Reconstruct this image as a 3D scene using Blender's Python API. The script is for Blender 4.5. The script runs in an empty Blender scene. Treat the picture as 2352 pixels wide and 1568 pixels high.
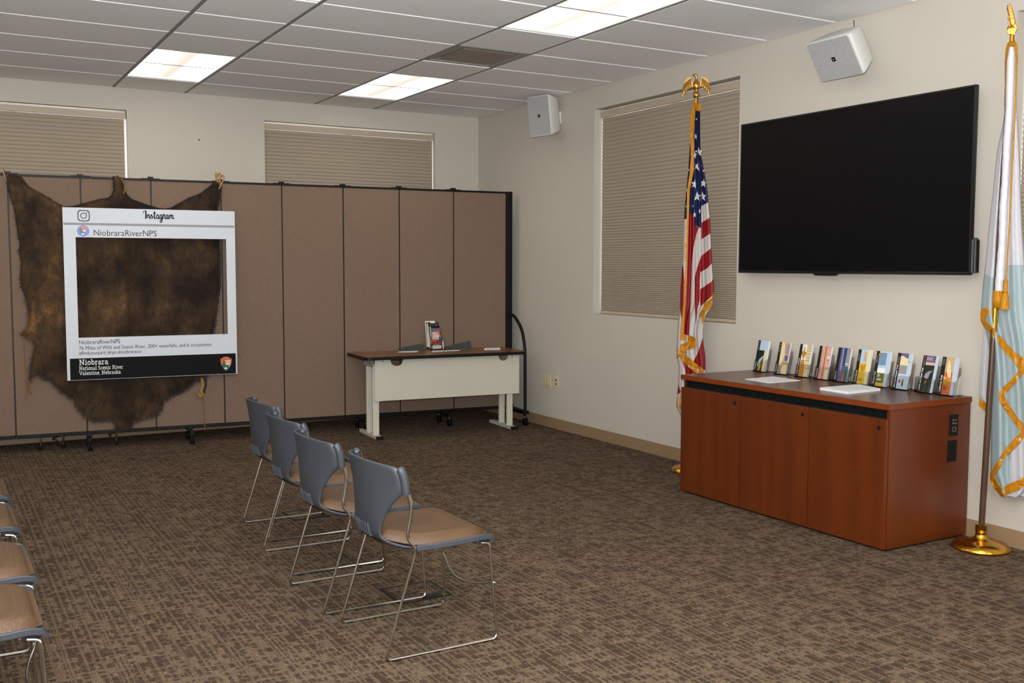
import bpy, math, random
import numpy as np
from mathutils import Vector, Matrix
from mathutils.geometry import tessellate_polygon
random.seed(7)
PI = math.pi
SC = bpy.context.scene
COL = SC.collection
# ------------------------------------------------------------------ camera
CAM = np.array([-5.0952, -9.5416, 1.5253])
YAW, PITCH, ROLL, FPX = 0.523778, -0.0739679, 0.002253, 2328.02
def _axes():
    f = np.array([math.sin(YAW)*math.cos(PITCH), math.cos(YAW)*math.cos(PITCH), math.sin(PITCH)])
    r = np.array([math.cos(YAW), -math.sin(YAW), 0.0]); u = np.cross(r, f)
    c, s = math.cos(ROLL), math.sin(ROLL)
    return c*r+s*u, -s*r+c*u, f
CR, CU, CF = _axes()
cd = bpy.data.cameras.new('camera'); cam = bpy.data.objects.new('camera', cd); COL.objects.link(cam)
cd.sensor_width = 36; cd.lens = 36*FPX/2352; cd.clip_start = .05; cd.clip_end = 200
M = Matrix.Identity(4)
for i in range(3):
    M[i][0], M[i][1], M[i][2], M[i][3] = CR[i], CU[i], -CF[i], CAM[i]
cam.matrix_world = M
SC.camera = cam
# ------------------------------------------------------------------ exposure, world, flash
SC.view_settings.view_transform = 'Standard'; SC.view_settings.look = 'None'
SC.view_settings.exposure = 0.1; SC.view_settings.gamma = 1; SC.view_settings.use_curve_mapping = False
W = bpy.data.worlds.new('daylight'); SC.world = W; W.use_nodes = True
bg = W.node_tree.nodes['Background']; bg.inputs[0].default_value = (.90, .95, 1, 1); bg.inputs[1].default_value = 5.0
LENS_E = 5.0          # glow of the fluorescent fixtures
FLASH_W = 630.0       # the photographer's flash, just above and left of the lens
fl = bpy.data.lights.new('camera_flash', 'AREA'); fl.shape = 'RECTANGLE'; fl.size = .09; fl.size_y = .06
fl.energy = FLASH_W; fl.color = (.95, .975, 1)
flo = bpy.data.objects.new('camera_flash', fl); COL.objects.link(flo)
fp = Vector(CAM) + Vector(CU)*.14 - Vector(CR)*.05 - Vector(CF)*.02
flo.matrix_world = Matrix.Translation(fp) @ M.to_3x3().to_4x4() @ Matrix.Rotation(math.radians(67), 4, 'X')   # head tilted up
# ------------------------------------------------------------------ frames: pixels of the photograph to places
class Frame:
    """local x to the right along a wall, local y away from the viewer, z up"""
    def __init__(s, x, y, th, z=0):
        s.o = np.array([x, y, z], float); s.th = th
        s.e = np.array([math.cos(th), math.sin(th), 0]); s.n = np.array([-math.sin(th), math.cos(th), 0])
    def pix(s, u, v, y=0.0):
        d = CF + CR*((u-1176)/FPX) - CU*((v-784)/FPX)
        t = ((s.o - CAM)@s.n + y)/(d@s.n)
        P = CAM + d*t - s.o
        return float(P@s.e), float(P[2])
    def world(s, x, y, z): return s.o + s.e*x + s.n*y + np.array([0, 0, z])
def floorpix(u, v, z=0.0):
    d = CF + CR*((u-1176)/FPX) - CU*((v-784)/FPX); t = (z-CAM[2])/d[2]; return CAM + d*t
# ------------------------------------------------------------------ materials
def lin(c):
    return tuple(((x/255/12.92) if x/255 <= .04045 else ((x/255+.055)/1.055)**2.4) for x in c)
class NT:
    def __init__(s, name):
        s.m = bpy.data.materials.new(name); s.m.use_nodes = True; s.t = s.m.node_tree
        s.b = s.t.nodes['Principled BSDF']; s.n = s.t.nodes
    def N(s, typ, ins=None, **kw):
        n = s.n.new(typ)
        for k, v in kw.items(): setattr(n, k, v)
        if ins:
            for k, v in ins.items(): s.I(n.inputs[k], v)
        return n
    def I(s, sock, v):
        if hasattr(v, 'is_output') or isinstance(v, bpy.types.NodeSocket): s.t.links.new(v, sock)
        else: sock.default_value = v
    def math(s, op, a, b=0.0, c=None, clamp=False):
        n = s.n.new('ShaderNodeMath'); n.operation = op; n.use_clamp = clamp
        s.I(n.inputs[0], a); s.I(n.inputs[1], b)
        if c is not None: s.I(n.inputs[2], c)
        return n.outputs[0]
    def mix(s, f, a, b, mode='MIX'):
        n = s.n.new('ShaderNodeMix'); n.data_type = 'RGBA'; n.blend_type = mode
        s.I(n.inputs[0], f); s.I(n.inputs[6], a); s.I(n.inputs[7], b); return n.outputs[2]
    def pos(s): return s.N('ShaderNodeNewGeometry').outputs['Position']
    def obj(s): return s.N('ShaderNodeTexCoord').outputs['Object']
    def map(s, vec, scale=(1, 1, 1), loc=(0, 0, 0), rot=(0, 0, 0)):
        return s.N('ShaderNodeMapping', {'Vector': vec, 'Scale': scale, 'Location': loc, 'Rotation': rot}).outputs[0]
    def noise(s, vec, scale, detail=2, rough=.5, out=0):
        return s.N('ShaderNodeTexNoise', {'Vector': vec, 'Scale': scale, 'Detail': detail, 'Roughness': rough}).outputs[out]
    def ramp(s, f, stops, interp='LINEAR'):
        n = s.N('ShaderNodeValToRGB', {'Fac': f}); r = n.color_ramp; r.interpolation = interp
        while len(r.elements) < len(stops): r.elements.new(.5)
        for e, (p, c) in zip(r.elements, stops): e.position = p; e.color = tuple(c)+(1,) if len(c) == 3 else c
        return n.outputs[0]
    def bump(s, h, strength=.3, dist=.01):
        s.I(s.b.inputs['Normal'], s.N('ShaderNodeBump', {'Height': h, 'Strength': strength, 'Distance': dist}).outputs[0])
    def set(s, color=None, rough=None, metal=None, **kw):
        if color is not None: s.I(s.b.inputs['Base Color'], (tuple(color)+(1,)) if isinstance(color, tuple) and len(color) == 3 else color)
        if rough is not None: s.I(s.b.inputs['Roughness'], rough)
        if metal is not None: s.b.inputs['Metallic'].default_value = metal
        for k, v in kw.items(): s.I(s.b.inputs[k.replace('_', ' ')], v)
        return s.m
def plain(name, rgb, rough=.5, metal=0., noise=.0, nscale=40, bump=0., bscale=200, bdist=.001, **kw):
    n = NT(name); c = lin(rgb)
    if noise:
        v = n.noise(n.obj(), nscale, 3)
        f = n.math('MULTIPLY_ADD', v, 2*noise, 1-noise)
        col = n.N('ShaderNodeVectorMath', {0: c, 'Scale': f}, operation='SCALE').outputs[0]
        n.set(col, rough, metal, **kw)
    else: n.set(c, rough, metal, **kw)
    if bump: n.bump(n.noise(n.obj(), bscale, 2), bump, bdist)
    return n.m
MT = {}
# ------------------------------------------------------------------ mesh builder
class MB:
    def __init__(s): s.v = []; s.f = []; s.m = []
    def add(s, vs, fs, m=0, T=None):
        b = len(s.v)
        for v in vs:
            v = Vector(v); s.v.append(tuple(T @ v if T else v))
        for f in fs: s.f.append(tuple(b+i for i in f)); s.m.append(m)
        return s
    def box(s, x0, x1, y0, y1, z0, z1, m=0, T=None):
        vs = [(x, y, z) for z in (z0, z1) for y in (y0, y1) for x in (x0, x1)]
        return s.add(vs, [(0, 2, 3, 1), (4, 5, 7, 6), (0, 1, 5, 4), (2, 6, 7, 3), (0, 4, 6, 2), (1, 3, 7, 5)], m, T)
    def prism(s, poly, a, b, axis='y', m=0, T=None):
        """poly: 2D outline, extruded between a and b along axis; outline in the other two"""
        n = len(poly)
        def P(p, t):
            return (p[0], t, p[1]) if axis == 'y' else ((p[0], p[1], t) if axis == 'z' else (t, p[0], p[1]))
        vs = [P(p, a) for p in poly]+[P(p, b) for p in poly]
        tris = tessellate_polygon([[Vector((p[0], p[1], 0)) for p in poly]])
        fs = [tuple(t) for t in tris]+[tuple(n+i for i in reversed(t)) for t in tris]
        fs += [(i, (i+1) % n, n+(i+1) % n, n+i) for i in range(n)]
        return s.add(vs, fs, m, T)
    def tube(s, path, r, seg=8, m=0, closed=False, caps=True, T=None):
        P = [Vector(p) for p in path]; n = len(P); R = r if hasattr(r, '__len__') else [r]*n
        vs = []; prev = None
        for i, p in enumerate(P):
            a = P[i-1] if (i > 0 or closed) else p; c = P[(i+1) % n] if (i < n-1 or closed) else p
            t = (c-a).normalized()
            if prev is None:
                up = Vector((0, 0, 1)) if abs(t.z) < .9 else Vector((1, 0, 0)); x = t.cross(up).normalized()
            else: x = (prev-t*prev.dot(t)).normalized()
            prev = x; y = t.cross(x)
            for k in range(seg):
                an = 2*PI*k/seg; vs.append(p+(x*math.cos(an)+y*math.sin(an))*R[i])
        fs = []
        for i in range(n if closed else n-1):
            for k in range(seg):
                a, b = i*seg+k, i*seg+(k+1) % seg; j = (i+1) % n
                fs.append((a, b, j*seg+(k+1) % seg, j*seg+k))
        if caps and not closed: fs += [tuple(reversed(range(seg))), tuple((n-1)*seg+k for k in range(seg))]
        return s.add(vs, fs, m, T)
    def lathe(s, prof, seg=24, m=0, T=None, sx=1, sy=1):
        vs = []; n = len(prof)
        for r, z in prof:
            for k in range(seg):
                a = 2*PI*k/seg; vs.append((r*math.cos(a)*sx, r*math.sin(a)*sy, z))
        fs = [(i*seg+k, i*seg+(k+1) % seg, (i+1)*seg+(k+1) % seg, (i+1)*seg+k) for i in range(n-1) for k in range(seg)]
        fs += [tuple(reversed(range(seg))), tuple((n-1)*seg+k for k in range(seg))]
        return s.add(vs, fs, m, T)
    def grid(s, P, m=0, wrap=False):
        """P[i][j] points"""
        r, c = len(P), len(P[0]); vs = [p for row in P for p in row]
        fs = [(i*c+j, i*c+(j+1) % c, (i+1)*c+(j+1) % c, (i+1)*c+j) for i in range(r-1) for j in range(c if wrap else c-1)]
        return s.add(vs, fs, m)
    def build(s, name, mats, parent=None, smooth=False, bev=0, world=None, solid=0, sub=0, seg=2):
        me = bpy.data.meshes.new(name)
        vs = s.v
        me.from_pydata(vs, [], s.f)
        mats = mats if isinstance(mats, (list, tuple)) else [mats]
        for q in mats: me.materials.append(MT[q] if isinstance(q, str) else q)
        if len(mats) > 1: me.polygons.foreach_set('material_index', s.m)
        if smooth:
            me.polygons.foreach_set('use_smooth', [True]*len(s.f)); me.set_sharp_from_angle(angle=math.radians(40 if smooth is True else smooth))
        me.update()
        o = bpy.data.objects.new(name, me); COL.objects.link(o)
        if parent is not None: o.parent = parent
        if world is not None: o.location = world
        if solid:
            q = o.modifiers.new('t', 'SOLIDIFY'); q.thickness = abs(solid); q.offset = -1 if solid > 0 else 1
        if sub:
            q = o.modifiers.new('s', 'SUBSURF'); q.levels = q.render_levels = sub
        if bev:
            q = o.modifiers.new('b', 'BEVEL'); q.width = bev; q.segments = seg; q.limit_method = 'ANGLE'; q.angle_limit = math.radians(40)
        return o
def tag(o, label=None, cat=None, group=None, kind=None):
    if label: o['label'] = label
    if cat: o['category'] = cat
    if group: o['group'] = group
    if kind: o['kind'] = kind
    return o
def thing(name, label, cat, frame=None, loc=None, rz=0, group=None):
    o = bpy.data.objects.new(name, None); COL.objects.link(o); o.empty_display_size = .1
    if frame is not None:
        x, y, z = loc or (0, 0, 0)
        o.location = tuple(frame.world(x, y, z)); o.rotation_euler = (0, 0, frame.th+rz)
    else: o.location = loc or (0, 0, 0); o.rotation_euler = (0, 0, rz)
    return tag(o, label, cat, group)
def copy_tree(o, parent=None):
    c = o.copy(); COL.objects.link(c); c.parent = parent
    for ch in [k for k in o.children]: copy_tree(ch, c)
    return c
def struct(o): o['kind'] = 'structure'; return o
_tc = {}
def text_mesh(body, size, bold=0., align='LEFT', width=None, space=1.0, extr=.0):
    key = (body, size, bold, align, width, space, extr)
    if key in _tc: return _tc[key]
    cu = bpy.data.curves.new('t', 'FONT'); cu.body = body; cu.size = size; cu.offset = bold; cu.align_x = align
    cu.resolution_u = 3; cu.space_character = space; cu.extrude = extr
    ob = bpy.data.objects.new('t', cu); COL.objects.link(ob)
    dg = bpy.context.evaluated_depsgraph_get(); dg.update()
    me = bpy.data.meshes.new_from_object(ob.evaluated_get(dg)); bpy.data.objects.remove(ob)
    vs = [tuple(v.co) for v in me.vertices]; fs = [tuple(p.vertices) for p in me.polygons]
    if width and vs:
        x0 = min(v[0] for v in vs); x1 = max(v[0] for v in vs); k = width/(x1-x0)
        vs = [((v[0]-x0)*k, v[1], v[2]) for v in vs]
    _tc[key] = (vs, fs); return _tc[key]
def rrect(x0, x1, y0, y1, r, n=5):
    out = []
    for cx, cy, a0 in ((x1-r, y1-r, 0), (x0+r, y1-r, 90), (x0+r, y0+r, 180), (x1-r, y0+r, 270)):
        for k in range(n+1):
            a = math.radians(a0+90*k/n); out.append((cx+r*math.cos(a), cy+r*math.sin(a)))
    return out
def catmull(pts, n=6):
    P = [Vector(p) for p in pts]; out = []
    for i in range(len(P)-1):
        a = P[i-1] if i else P[0]*2-P[1]; b, c = P[i], P[i+1]; d = P[i+2] if i+2 < len(P) else P[-1]*2-P[-2]
        for k in range(n):
            t = k/n
            out.append(.5*((2*b)+(c-a)*t+(2*a-5*b+4*c-d)*t*t+(3*b-a-3*c+d)*t**3))
    out.append(P[-1]); return out
def fillet(pts, r, n=5):
    P = [Vector(p) for p in pts]; out = [P[0]]
    for i in range(1, len(P)-1):
        a = (P[i-1]-P[i]); b = (P[i+1]-P[i]); k = min(r, a.length*.45, b.length*.45)
        p0 = P[i]+a.normalized()*k; p1 = P[i]+b.normalized()*k
        for j in range(n+1):
            t = j/n; out.append(p0*(1-t)**2+P[i]*2*t*(1-t)+p1*t*t)
    out.append(P[-1]); return out
# ------------------------------------------------------------------ materials
def wall_mat(name, rgb):
    n = NT(name); p = n.pos(); v = n.noise(p, 1.3, 2)
    c = n.mix(v, lin(rgb)+(1,), lin(tuple(x*.97 for x in rgb))+(1,))
    n.set(c, .75); n.bump(n.noise(p, 260, 3), .12, .001); return n.m
MT['wall'] = wall_mat('painted_wall', (193, 185, 172))
MT['baseboard'] = plain('vinyl_base', (140, 116, 88), .45, noise=.04)
MT['white_paint'] = plain('white_paint', (214, 212, 204), .45)
MT['plaster_white'] = plain('jamb_white', (220, 218, 212), .6)
def ceil_mat():
    n = NT('ceiling_tile_mineral'); p = n.pos()
    a = n.noise(p, 160, 4, .7); c = n.ramp(a, [(.3, lin((218, 218, 216))), (.5, lin((244, 244, 243))), (.75, lin((250, 250, 249)))])
    n.set(c, .9); n.bump(a, .35, .002); return n.m
MT['ceiling_tile'] = ceil_mat()
MT['grid_metal'] = plain('grid_metal', (232, 232, 230), .5)
MT['runner_reveal_shade'] = plain('runner_reveal_shade', (140, 138, 134), .6)  # darker than the grid metal: shade of the tile reveal painted in
MT['void'] = plain('void', (60, 60, 58), .9)
def carpet_mat():
    n = NT('carpet_loop'); p = n.pos()
    sw = n.N('ShaderNodeSeparateXYZ', {0: p})
    x, y = sw.outputs[0], sw.outputs[1]
    v1 = n.N('ShaderNodeCombineXYZ', {0: y, 1: x}).outputs[0]
    dark, lite = lin((62, 50, 40)), lin((101, 86, 70))
    def cells(scx, scy, off, rnd, lo, hi):
        vec = n.map(p, scale=(scx, scy, 1), loc=(off, off*1.7, 0))
        wobv = n.N('ShaderNodeSeparateXYZ', {0: vec}); v2 = n.N('ShaderNodeCombineXYZ', {0: wobv.outputs[0], 1: wobv.outputs[1]}).outputs[0]
        a = n.N('ShaderNodeTexVoronoi', {'Vector': v2, 'Scale': 1.0, 'Randomness': rnd}, distance='CHEBYCHEV', voronoi_dimensions='2D')
        rc_ = n.N('ShaderNodeSeparateColor', {0: a.outputs['Color']})
        th = n.math('MULTIPLY_ADD', rc_.outputs[0], .34, lo)
        e = n.math('DIVIDE', n.math('SUBTRACT', a.outputs['Distance'], th), hi, clamp=True)
        return e, rc_.outputs[1]
    e1, r1 = cells(17.5, 23, 0, .5, .15, .17)          # dark dashes
    e2, r2 = cells(36, 50, 4.3, .9, .10, .12)         # small flecks
    wob = n.math('MULTIPLY', n.noise(n.map(p, scale=(1, .2, 1)), 1.3, 1), 2.2)
    lines = n.math('GREATER_THAN', n.math('SINE', n.math('ADD', n.math('MULTIPLY', x, 2*PI/.057), wob)), .80)
    lines2 = n.math('GREATER_THAN', n.math('SINE', n.math('MULTIPLY', x, 2*PI/.0335)), .72)
    keep = n.math('GREATER_THAN', n.noise(n.map(p, scale=(14, 2.2, 1)), 1, 1), .52)
    s1 = n.math('MAXIMUM', e1, n.math('MULTIPLY', lines, .8)); s1 = n.math('MAXIMUM', s1, n.math('MULTIPLY', n.math('MULTIPLY', lines2, keep), .75))
    s1 = n.math('MULTIPLY', s1, n.math('MULTIPLY_ADD', e2, .35, .65)); s1 = n.math('MULTIPLY_ADD', n.math('SUBTRACT', r1, .35), .22, s1)
    fade = n.noise(p, 9, 3, .6); s1 = n.math('MULTIPLY_ADD', n.math('SUBTRACT', fade, .5), .5, s1, clamp=True)
    col = n.mix(s1, dark+(1,), lite+(1,))
    # yarn loops
    sn = n.N('ShaderNodeVectorMath', {0: p, 1: (.0042, .0062, 1)}, operation='SNAP').outputs[0]
    wn = n.N('ShaderNodeTexWhiteNoise', {'Vector': sn}).outputs[0]
    rows = n.math('SINE', n.math('MULTIPLY', x, 2*PI/.0084))
    g = n.math('MULTIPLY_ADD', wn, .7, .65); g = n.math('MULTIPLY', g, n.math('MULTIPLY_ADD', rows, .16, 1.0))
    col = n.N('ShaderNodeVectorMath', {0: col, 'Scale': g}, operation='SCALE').outputs[0]
    tint = n.noise(p, 3.1, 2); col = n.mix(n.math('MULTIPLY', tint, .5), col, n.N('ShaderNodeVectorMath', {0: col, 1: (1.07, .98, .91)}, operation='MULTIPLY').outputs[0])
    n.set(col, .95, Specular_IOR_Level=.1); n.bump(wn, .4, .002); return n.m
MT['carpet'] = carpet_mat()
def wood_mat(name, c1, c2, c3, vertical=True, rough=.33, sc=1.0):
    n = NT(name); o = n.obj()
    v = n.map(o, scale=(9*sc, 9*sc, 1.1*sc) if vertical else (9*sc, 1.0*sc, 9*sc))
    w = n.N('ShaderNodeTexWave', {'Vector': v, 'Scale': .22, 'Distortion': 16, 'Detail': 2, 'Detail Scale': .8}).outputs[0]
    g = n.noise(n.map(o, scale=(70, 70, 3) if vertical else (70, 3, 70)), 3, 4, .6)
    f = n.math('MULTIPLY_ADD', w, .14, n.math('MULTIPLY', g, .62), clamp=True)
    f2 = n.math('ADD', f, n.math('MULTIPLY', n.noise(v, 1.2, 2), .25), clamp=True)
    c = n.ramp(f2, [(.22, lin(c1)), (.5, lin(c2)), (.85, lin(c3))])
    n.set(c, rough); n.bump(g, .05, .001); return n.m
MT['cherry'] = wood_mat('cherry_veneer', (70, 28, 6), (88, 36, 7), (104, 47, 12))
MT['cherry_top'] = wood_mat('cherry_laminate_top', (68, 34, 22), (80, 42, 28), (92, 50, 34), False, .28)
MT['cherry_edge'] = wood_mat('cherry_edge_band', (100, 40, 8), (112, 47, 10), (122, 56, 16), False, .35)
MT['desk_top'] = wood_mat('desk_laminate', (104, 66, 38), (120, 78, 46), (132, 90, 56), False, .3)
MT['black_plastic'] = plain('black_plastic', (15, 15, 16), .45, Specular_IOR_Level=.25)
MT['black_metal'] = plain('black_metal', (13, 13, 14), .45, Specular_IOR_Level=.2)
MT['vent_black'] = plain('vent_black', (18, 20, 20), .35, Specular_IOR_Level=.3)
MT['desk_white'] = plain('desk_white_enamel', (200, 195, 178), .4, noise=.02, nscale=8)
MT['grey_beige'] = plain('bracket_beige', (176, 168, 154), .4)
MT['chrome'] = plain('chrome_rod', (190, 186, 178), .22, 1.0)
MT['brass'] = plain('polished_brass', (208, 158, 60), .16, 1.0, noise=.05, nscale=12)
MT['gold_cast'] = plain('cast_gold', (214, 160, 84), .22, 1.0, bump=.25, bscale=90, bdist=.003)
MT['screen'] = plain('screen_glass', (9, 9, 10), .3, 0, Specular_IOR_Level=.12)
MT['tv_frame'] = plain('tv_bezel', (15, 15, 16), .22)
MT['speaker_white'] = plain('speaker_shell', (214, 213, 207), .42)
def grille_mat():
    n = NT('speaker_grille'); o = n.obj()
    v = n.N('ShaderNodeTexVoronoi', {'Vector': o, 'Scale': 260}).outputs[0]
    c = n.ramp(v, [(.15, lin((112, 112, 112))), (.45, lin((172, 172, 170)))]); n.set(c, .5); n.bump(v, .2, .001); return n.m
MT['grille'] = grille_mat()
def shade_mat():
    n = NT('pleated_shade_fabric'); o = n.obj()
    g = n.noise(n.map(o, scale=(1, 1, 1)), 420, 2)
    c = n.mix(g, lin((148, 134, 116))+(1,), lin((164, 150, 131))+(1,)); n.set(c, .85)
    return n.m
MT['shade'] = shade_mat()
MT['shade_rail'] = plain('shade_rail', (176, 160, 140), .45)
MT['ivory'] = plain('ivory_plastic', (205, 190, 152), .4)
MT['shell'] = plain('shell_grey_blue', (57, 60, 66), .5, bump=.25, bscale=700, bdist=.0006)
def fabric_mat(name, c1, c2, sc, rough=.55, bump=.6, sheen=.3):
    n = NT(name); o = n.obj()
    v = n.map(o, scale=(1, 1.0, 1), rot=(0, 0, .0))
    a = n.N('ShaderNodeTexVoronoi', {'Vector': n.map(v, scale=(sc, sc*1.6, sc)), 'Scale': 1.0, 'Randomness': .25}).outputs[0]
    big = n.noise(o, 14, 3)
    c = n.mix(n.math('MULTIPLY_ADD', a, 1.1, n.math('MULTIPLY', big, .2), clamp=True), lin(c2)+(1,), lin(c1)+(1,))
    n.set(c, rough, Sheen_Weight=sheen); n.bump(n.math('SUBTRACT', 1.0, a), bump, .0015); return n.m
MT['seat_fabric'] = fabric_mat('seat_fabric', (64, 43, 22), (106, 76, 46), 230, .45, .8, 0)
def panel_mat():
    n = NT('panel_fabric'); o = n.pos()
    a = n.noise(n.map(o, scale=(1, 1, .35)), 420, 2, .6); b = n.noise(n.map(o, scale=(.35, .35, 1)), 420, 2, .6)
    f = n.math('MULTIPLY_ADD', a, .5, n.math('MULTIPLY', b, .5))
    c = n.ramp(f, [(.3, lin((92, 73, 60))), (.52, lin((120, 98, 82))), (.75, lin((142, 119, 100)))])
    n.set(c, .9); n.bump(f, .3, .001); return n.m
MT['panel'] = panel_mat()
MT['board_white'] = plain('board_white', (206, 211, 218), .45)
MT['board_grey'] = plain('board_grey', (140, 144, 144), .5)
MT['ink_black'] = plain('ink_black', (9, 8, 8), .6, Specular_IOR_Level=.12)
MT['ink_grey'] = plain('ink_grey', (40, 41, 44), .6, Specular_IOR_Level=.15)
MT['ink_white'] = plain('ink_white', (225, 225, 222), .5)
MT['paper'] = plain('paper', (222, 222, 224), .7)
for k, c in dict(p_orange=(196, 92, 38), p_green=(22, 84, 62), p_blue=(48, 92, 190), p_rust=(170, 92, 78), p_dkgreen=(20, 30, 20), p_white=(230, 230, 226),
                 p_red=(168, 40, 24), p_yellow=(206, 168, 40), p_tan=(190, 160, 120), p_pink=(208, 160, 146), p_sky=(176, 196, 214), p_brown=(128, 84, 26),
                 p_purple=(98, 88, 128), p_grey=(140, 138, 134), p_mauve=(150, 132, 146), p_olive=(104, 110, 40), p_black=(14, 14, 12), p_steel=(108, 138, 166), p_denim=(66, 82, 128), p_leaf=(52, 60, 56), p_leafgreen=(48, 54, 40),
                 p_gold=(176, 124, 30), p_cream=(222, 206, 160), p_teal=(44, 92, 88), p_navy=(30, 60, 120)).items():
    MT[k] = plain('print_'+k[2:], c, .35, noise=.08, nscale=60)
def emit_mat(name, rgb, e):
    n = NT(name); n.set(lin((235, 232, 225)), .6, Emission_Color=rgb+(1,), Emission_Strength=e); return n.m
MT['lens'] = emit_mat('diffuser_glow', (1, .86, .72), .72)
MT['reflector'] = emit_mat('fixture_reflector', (1, .95, .87), LENS_E*.8)
def acrylic():
    n = NT('clear_acrylic'); t = n.t; b = n.b
    n.set((1., 1., 1.), .04, Transmission_Weight=1.0, IOR=1.22); return n.m
MT['acrylic'] = acrylic()
def glass():
    n = NT('window_glass'); out = n.n['Material Output']
    tr = n.N('ShaderNodeBsdfTransparent', {'Color': (.95, .97, .97, 1)}); gl = n.N('ShaderNodeBsdfGlossy', {'Roughness': .03})
    mx = n.N('ShaderNodeMixShader', {0: .08}); n.t.links.new(tr.outputs[0], mx.inputs[1]); n.t.links.new(gl.outputs[0], mx.inputs[2])
    n.t.links.new(mx.outputs[0], out.inputs[0]); return n.m
MT['glass'] = glass()
def flag_mat(name, base, regs, sheen=0):
    """regs: list of (attribute, colour); a positive distance means inside"""
    n = NT(name); c = lin(base)+(1,)
    for at, col in regs:
        a = n.N('ShaderNodeAttribute', attribute_name=at).outputs['Fac']
        c = n.mix(n.math('GREATER_THAN', a, 0.0), c, lin(col)+(1,))
    g = n.noise(n.map(n.obj(), scale=(1, 1, .25)), 160, 2)
    c = n.mix(n.math('MULTIPLY', g, .18), c, (0, 0, 0, 1))
    n.set(c, .5, Specular_IOR_Level=.3); n.bump(n.noise(n.map(n.obj(), scale=(1, 1, .12)), 60, 2), .35, .004); return n.m
def fringe_mat():
    n = NT('gold_fringe'); o = n.obj()
    g = n.noise(n.map(o, scale=(1, 1, .06)), 520, 2)
    c = n.ramp(g, [(.3, lin((138, 84, 2))), (.6, lin((196, 130, 8)))]); n.set(c, .6, Specular_IOR_Level=.3); n.bump(g, .7, .002); return n.m
MT['fringe'] = fringe_mat()
MT['pole_wood'] = wood_mat('pole_walnut', (58, 40, 28), (74, 52, 38), (88, 64, 48), True, .3)
def hide_mat():
    n = NT('bison_hide_fur'); o = n.obj()
    big = n.noise(n.map(o, scale=(1, 1, .8)), 2.9, 5, .66); fine = n.noise(n.map(o, scale=(1, 1, .5)), 26, 4, .7)
    sx = n.N('ShaderNodeSeparateXYZ', {0: o})
    left = n.math('MULTIPLY', n.math('SUBTRACT', 1.15, sx.outputs[0]), .15)      # warmer, paler patches towards one flank
    f = n.math('ADD', n.math('MULTIPLY_ADD', n.math('SUBTRACT', big, .5), 1.35,  n.math('MULTIPLY_ADD', fine, .36, .26)), left)
    c = n.ramp(f, [(.32, lin((34, 22, 13))), (.50, lin((60, 43, 28))), (.66, lin((86, 64, 40))), (.80, lin((132, 94, 52))), (.95, lin((176, 130, 78)))])
    # dark line of longer hair down the spine
    d = n.math('ABSOLUTE', n.math('ADD', n.math("SUBTRACT", sx.outputs[0], SPINE), n.math('MULTIPLY', n.math('SUBTRACT', n.noise(o, 3, 2), .5), .12)))
    k = n.math('MULTIPLY', n.math('SUBTRACT', 1.0, n.math('DIVIDE', d, .05), clamp=True), .7)
    c = n.mix(k, c, lin((44, 28, 16))+(1,))
    n.set(c, .8, Specular_IOR_Level=.15, Sheen_Weight=.1); n.bump(fine, .5, .01); return n.m
SPINE = .98
MT['hide'] = hide_mat()
MT['rawhide'] = plain('rawhide', (120, 82, 40), .6, noise=.2, nscale=30)
MT['rawhide_pale'] = plain('rawhide_pale', (160, 120, 66), .6, noise=.15, nscale=60)
MT['rubber'] = plain('rubber', (10, 10, 10), .6, Specular_IOR_Level=.2)
# ------------------------------------------------------------------ room shell
H = 3.0858; MOD = .6096; WX = 1.17813; R0 = .6001
XL, YN = -9.0, -12.8
FB = Frame(0, 0, 0)            # back wall: local x = world x
FR = Frame(0, 0, -PI/2)        # right wall: local x = -world y, local y = world x
W1 = (-5.31, -3.51); W2 = (-2.283, -.505); W3 = (2.151, 3.975); W4 = (6.104, 7.90); ZB, ZT = 1.11, 2.889
def wall_with_holes(mb, x0, x1, holes, T):
    xs = x0
    for a, b in holes:
        mb.box(xs, a, 0, .2, 0, H, T=T); mb.box(a, b, 0, .2, 0, ZB, T=T); mb.box(a, b, 0, .2, ZT, H, T=T); xs = b
    mb.box(xs, x1, 0, .2, 0, H, T=T)
m = MB(); wall_with_holes(m, XL, 0, (W1, W2), None); struct(m.build('wall_back', 'wall'))
m = MB(); wall_with_holes(m, -.2, -YN, (W3, W4), Matrix.Rotation(-PI/2, 4, 'Z')); struct(m.build('wall_right', 'wall'))
FL = Frame(XL, 0, PI/2); FF = Frame(0, YN, PI)      # left wall: local x = world y; front wall: local x = -world x
W5_ADDED = (-11.6, -9.0); W6_ADDED = (1.6, 4.2); W7_ADDED = (5.2, 7.8)  # made-up openings out of view, added so daylight brightens the room
m = MB(); wall_with_holes(m, YN, .2, (W5_ADDED,), Matrix.Translation((XL, 0, 0)) @ Matrix.Rotation(PI/2, 4, 'Z')); struct(m.build('wall_left', 'wall'))
m = MB(); wall_with_holes(m, -.2, -XL+.2, (W6_ADDED, W7_ADDED), Matrix.Translation((0, YN, 0)) @ Matrix.Rotation(PI, 4, 'Z')); struct(m.build('wall_front', 'wall'))
m = MB(); m.box(XL, 0, -.009, 0, 0, .1); struct(m.build('baseboard_back', 'baseboard', bev=.003))
m = MB(); m.box(-.009, 0, YN, -.009, 0, .1); struct(m.build('baseboard_right', 'baseboard', bev=.003))
m = MB(); m.box(XL, XL+.009, YN, -.009, 0, .1); struct(m.build('baseboard_left', 'baseboard', bev=.003))
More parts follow.
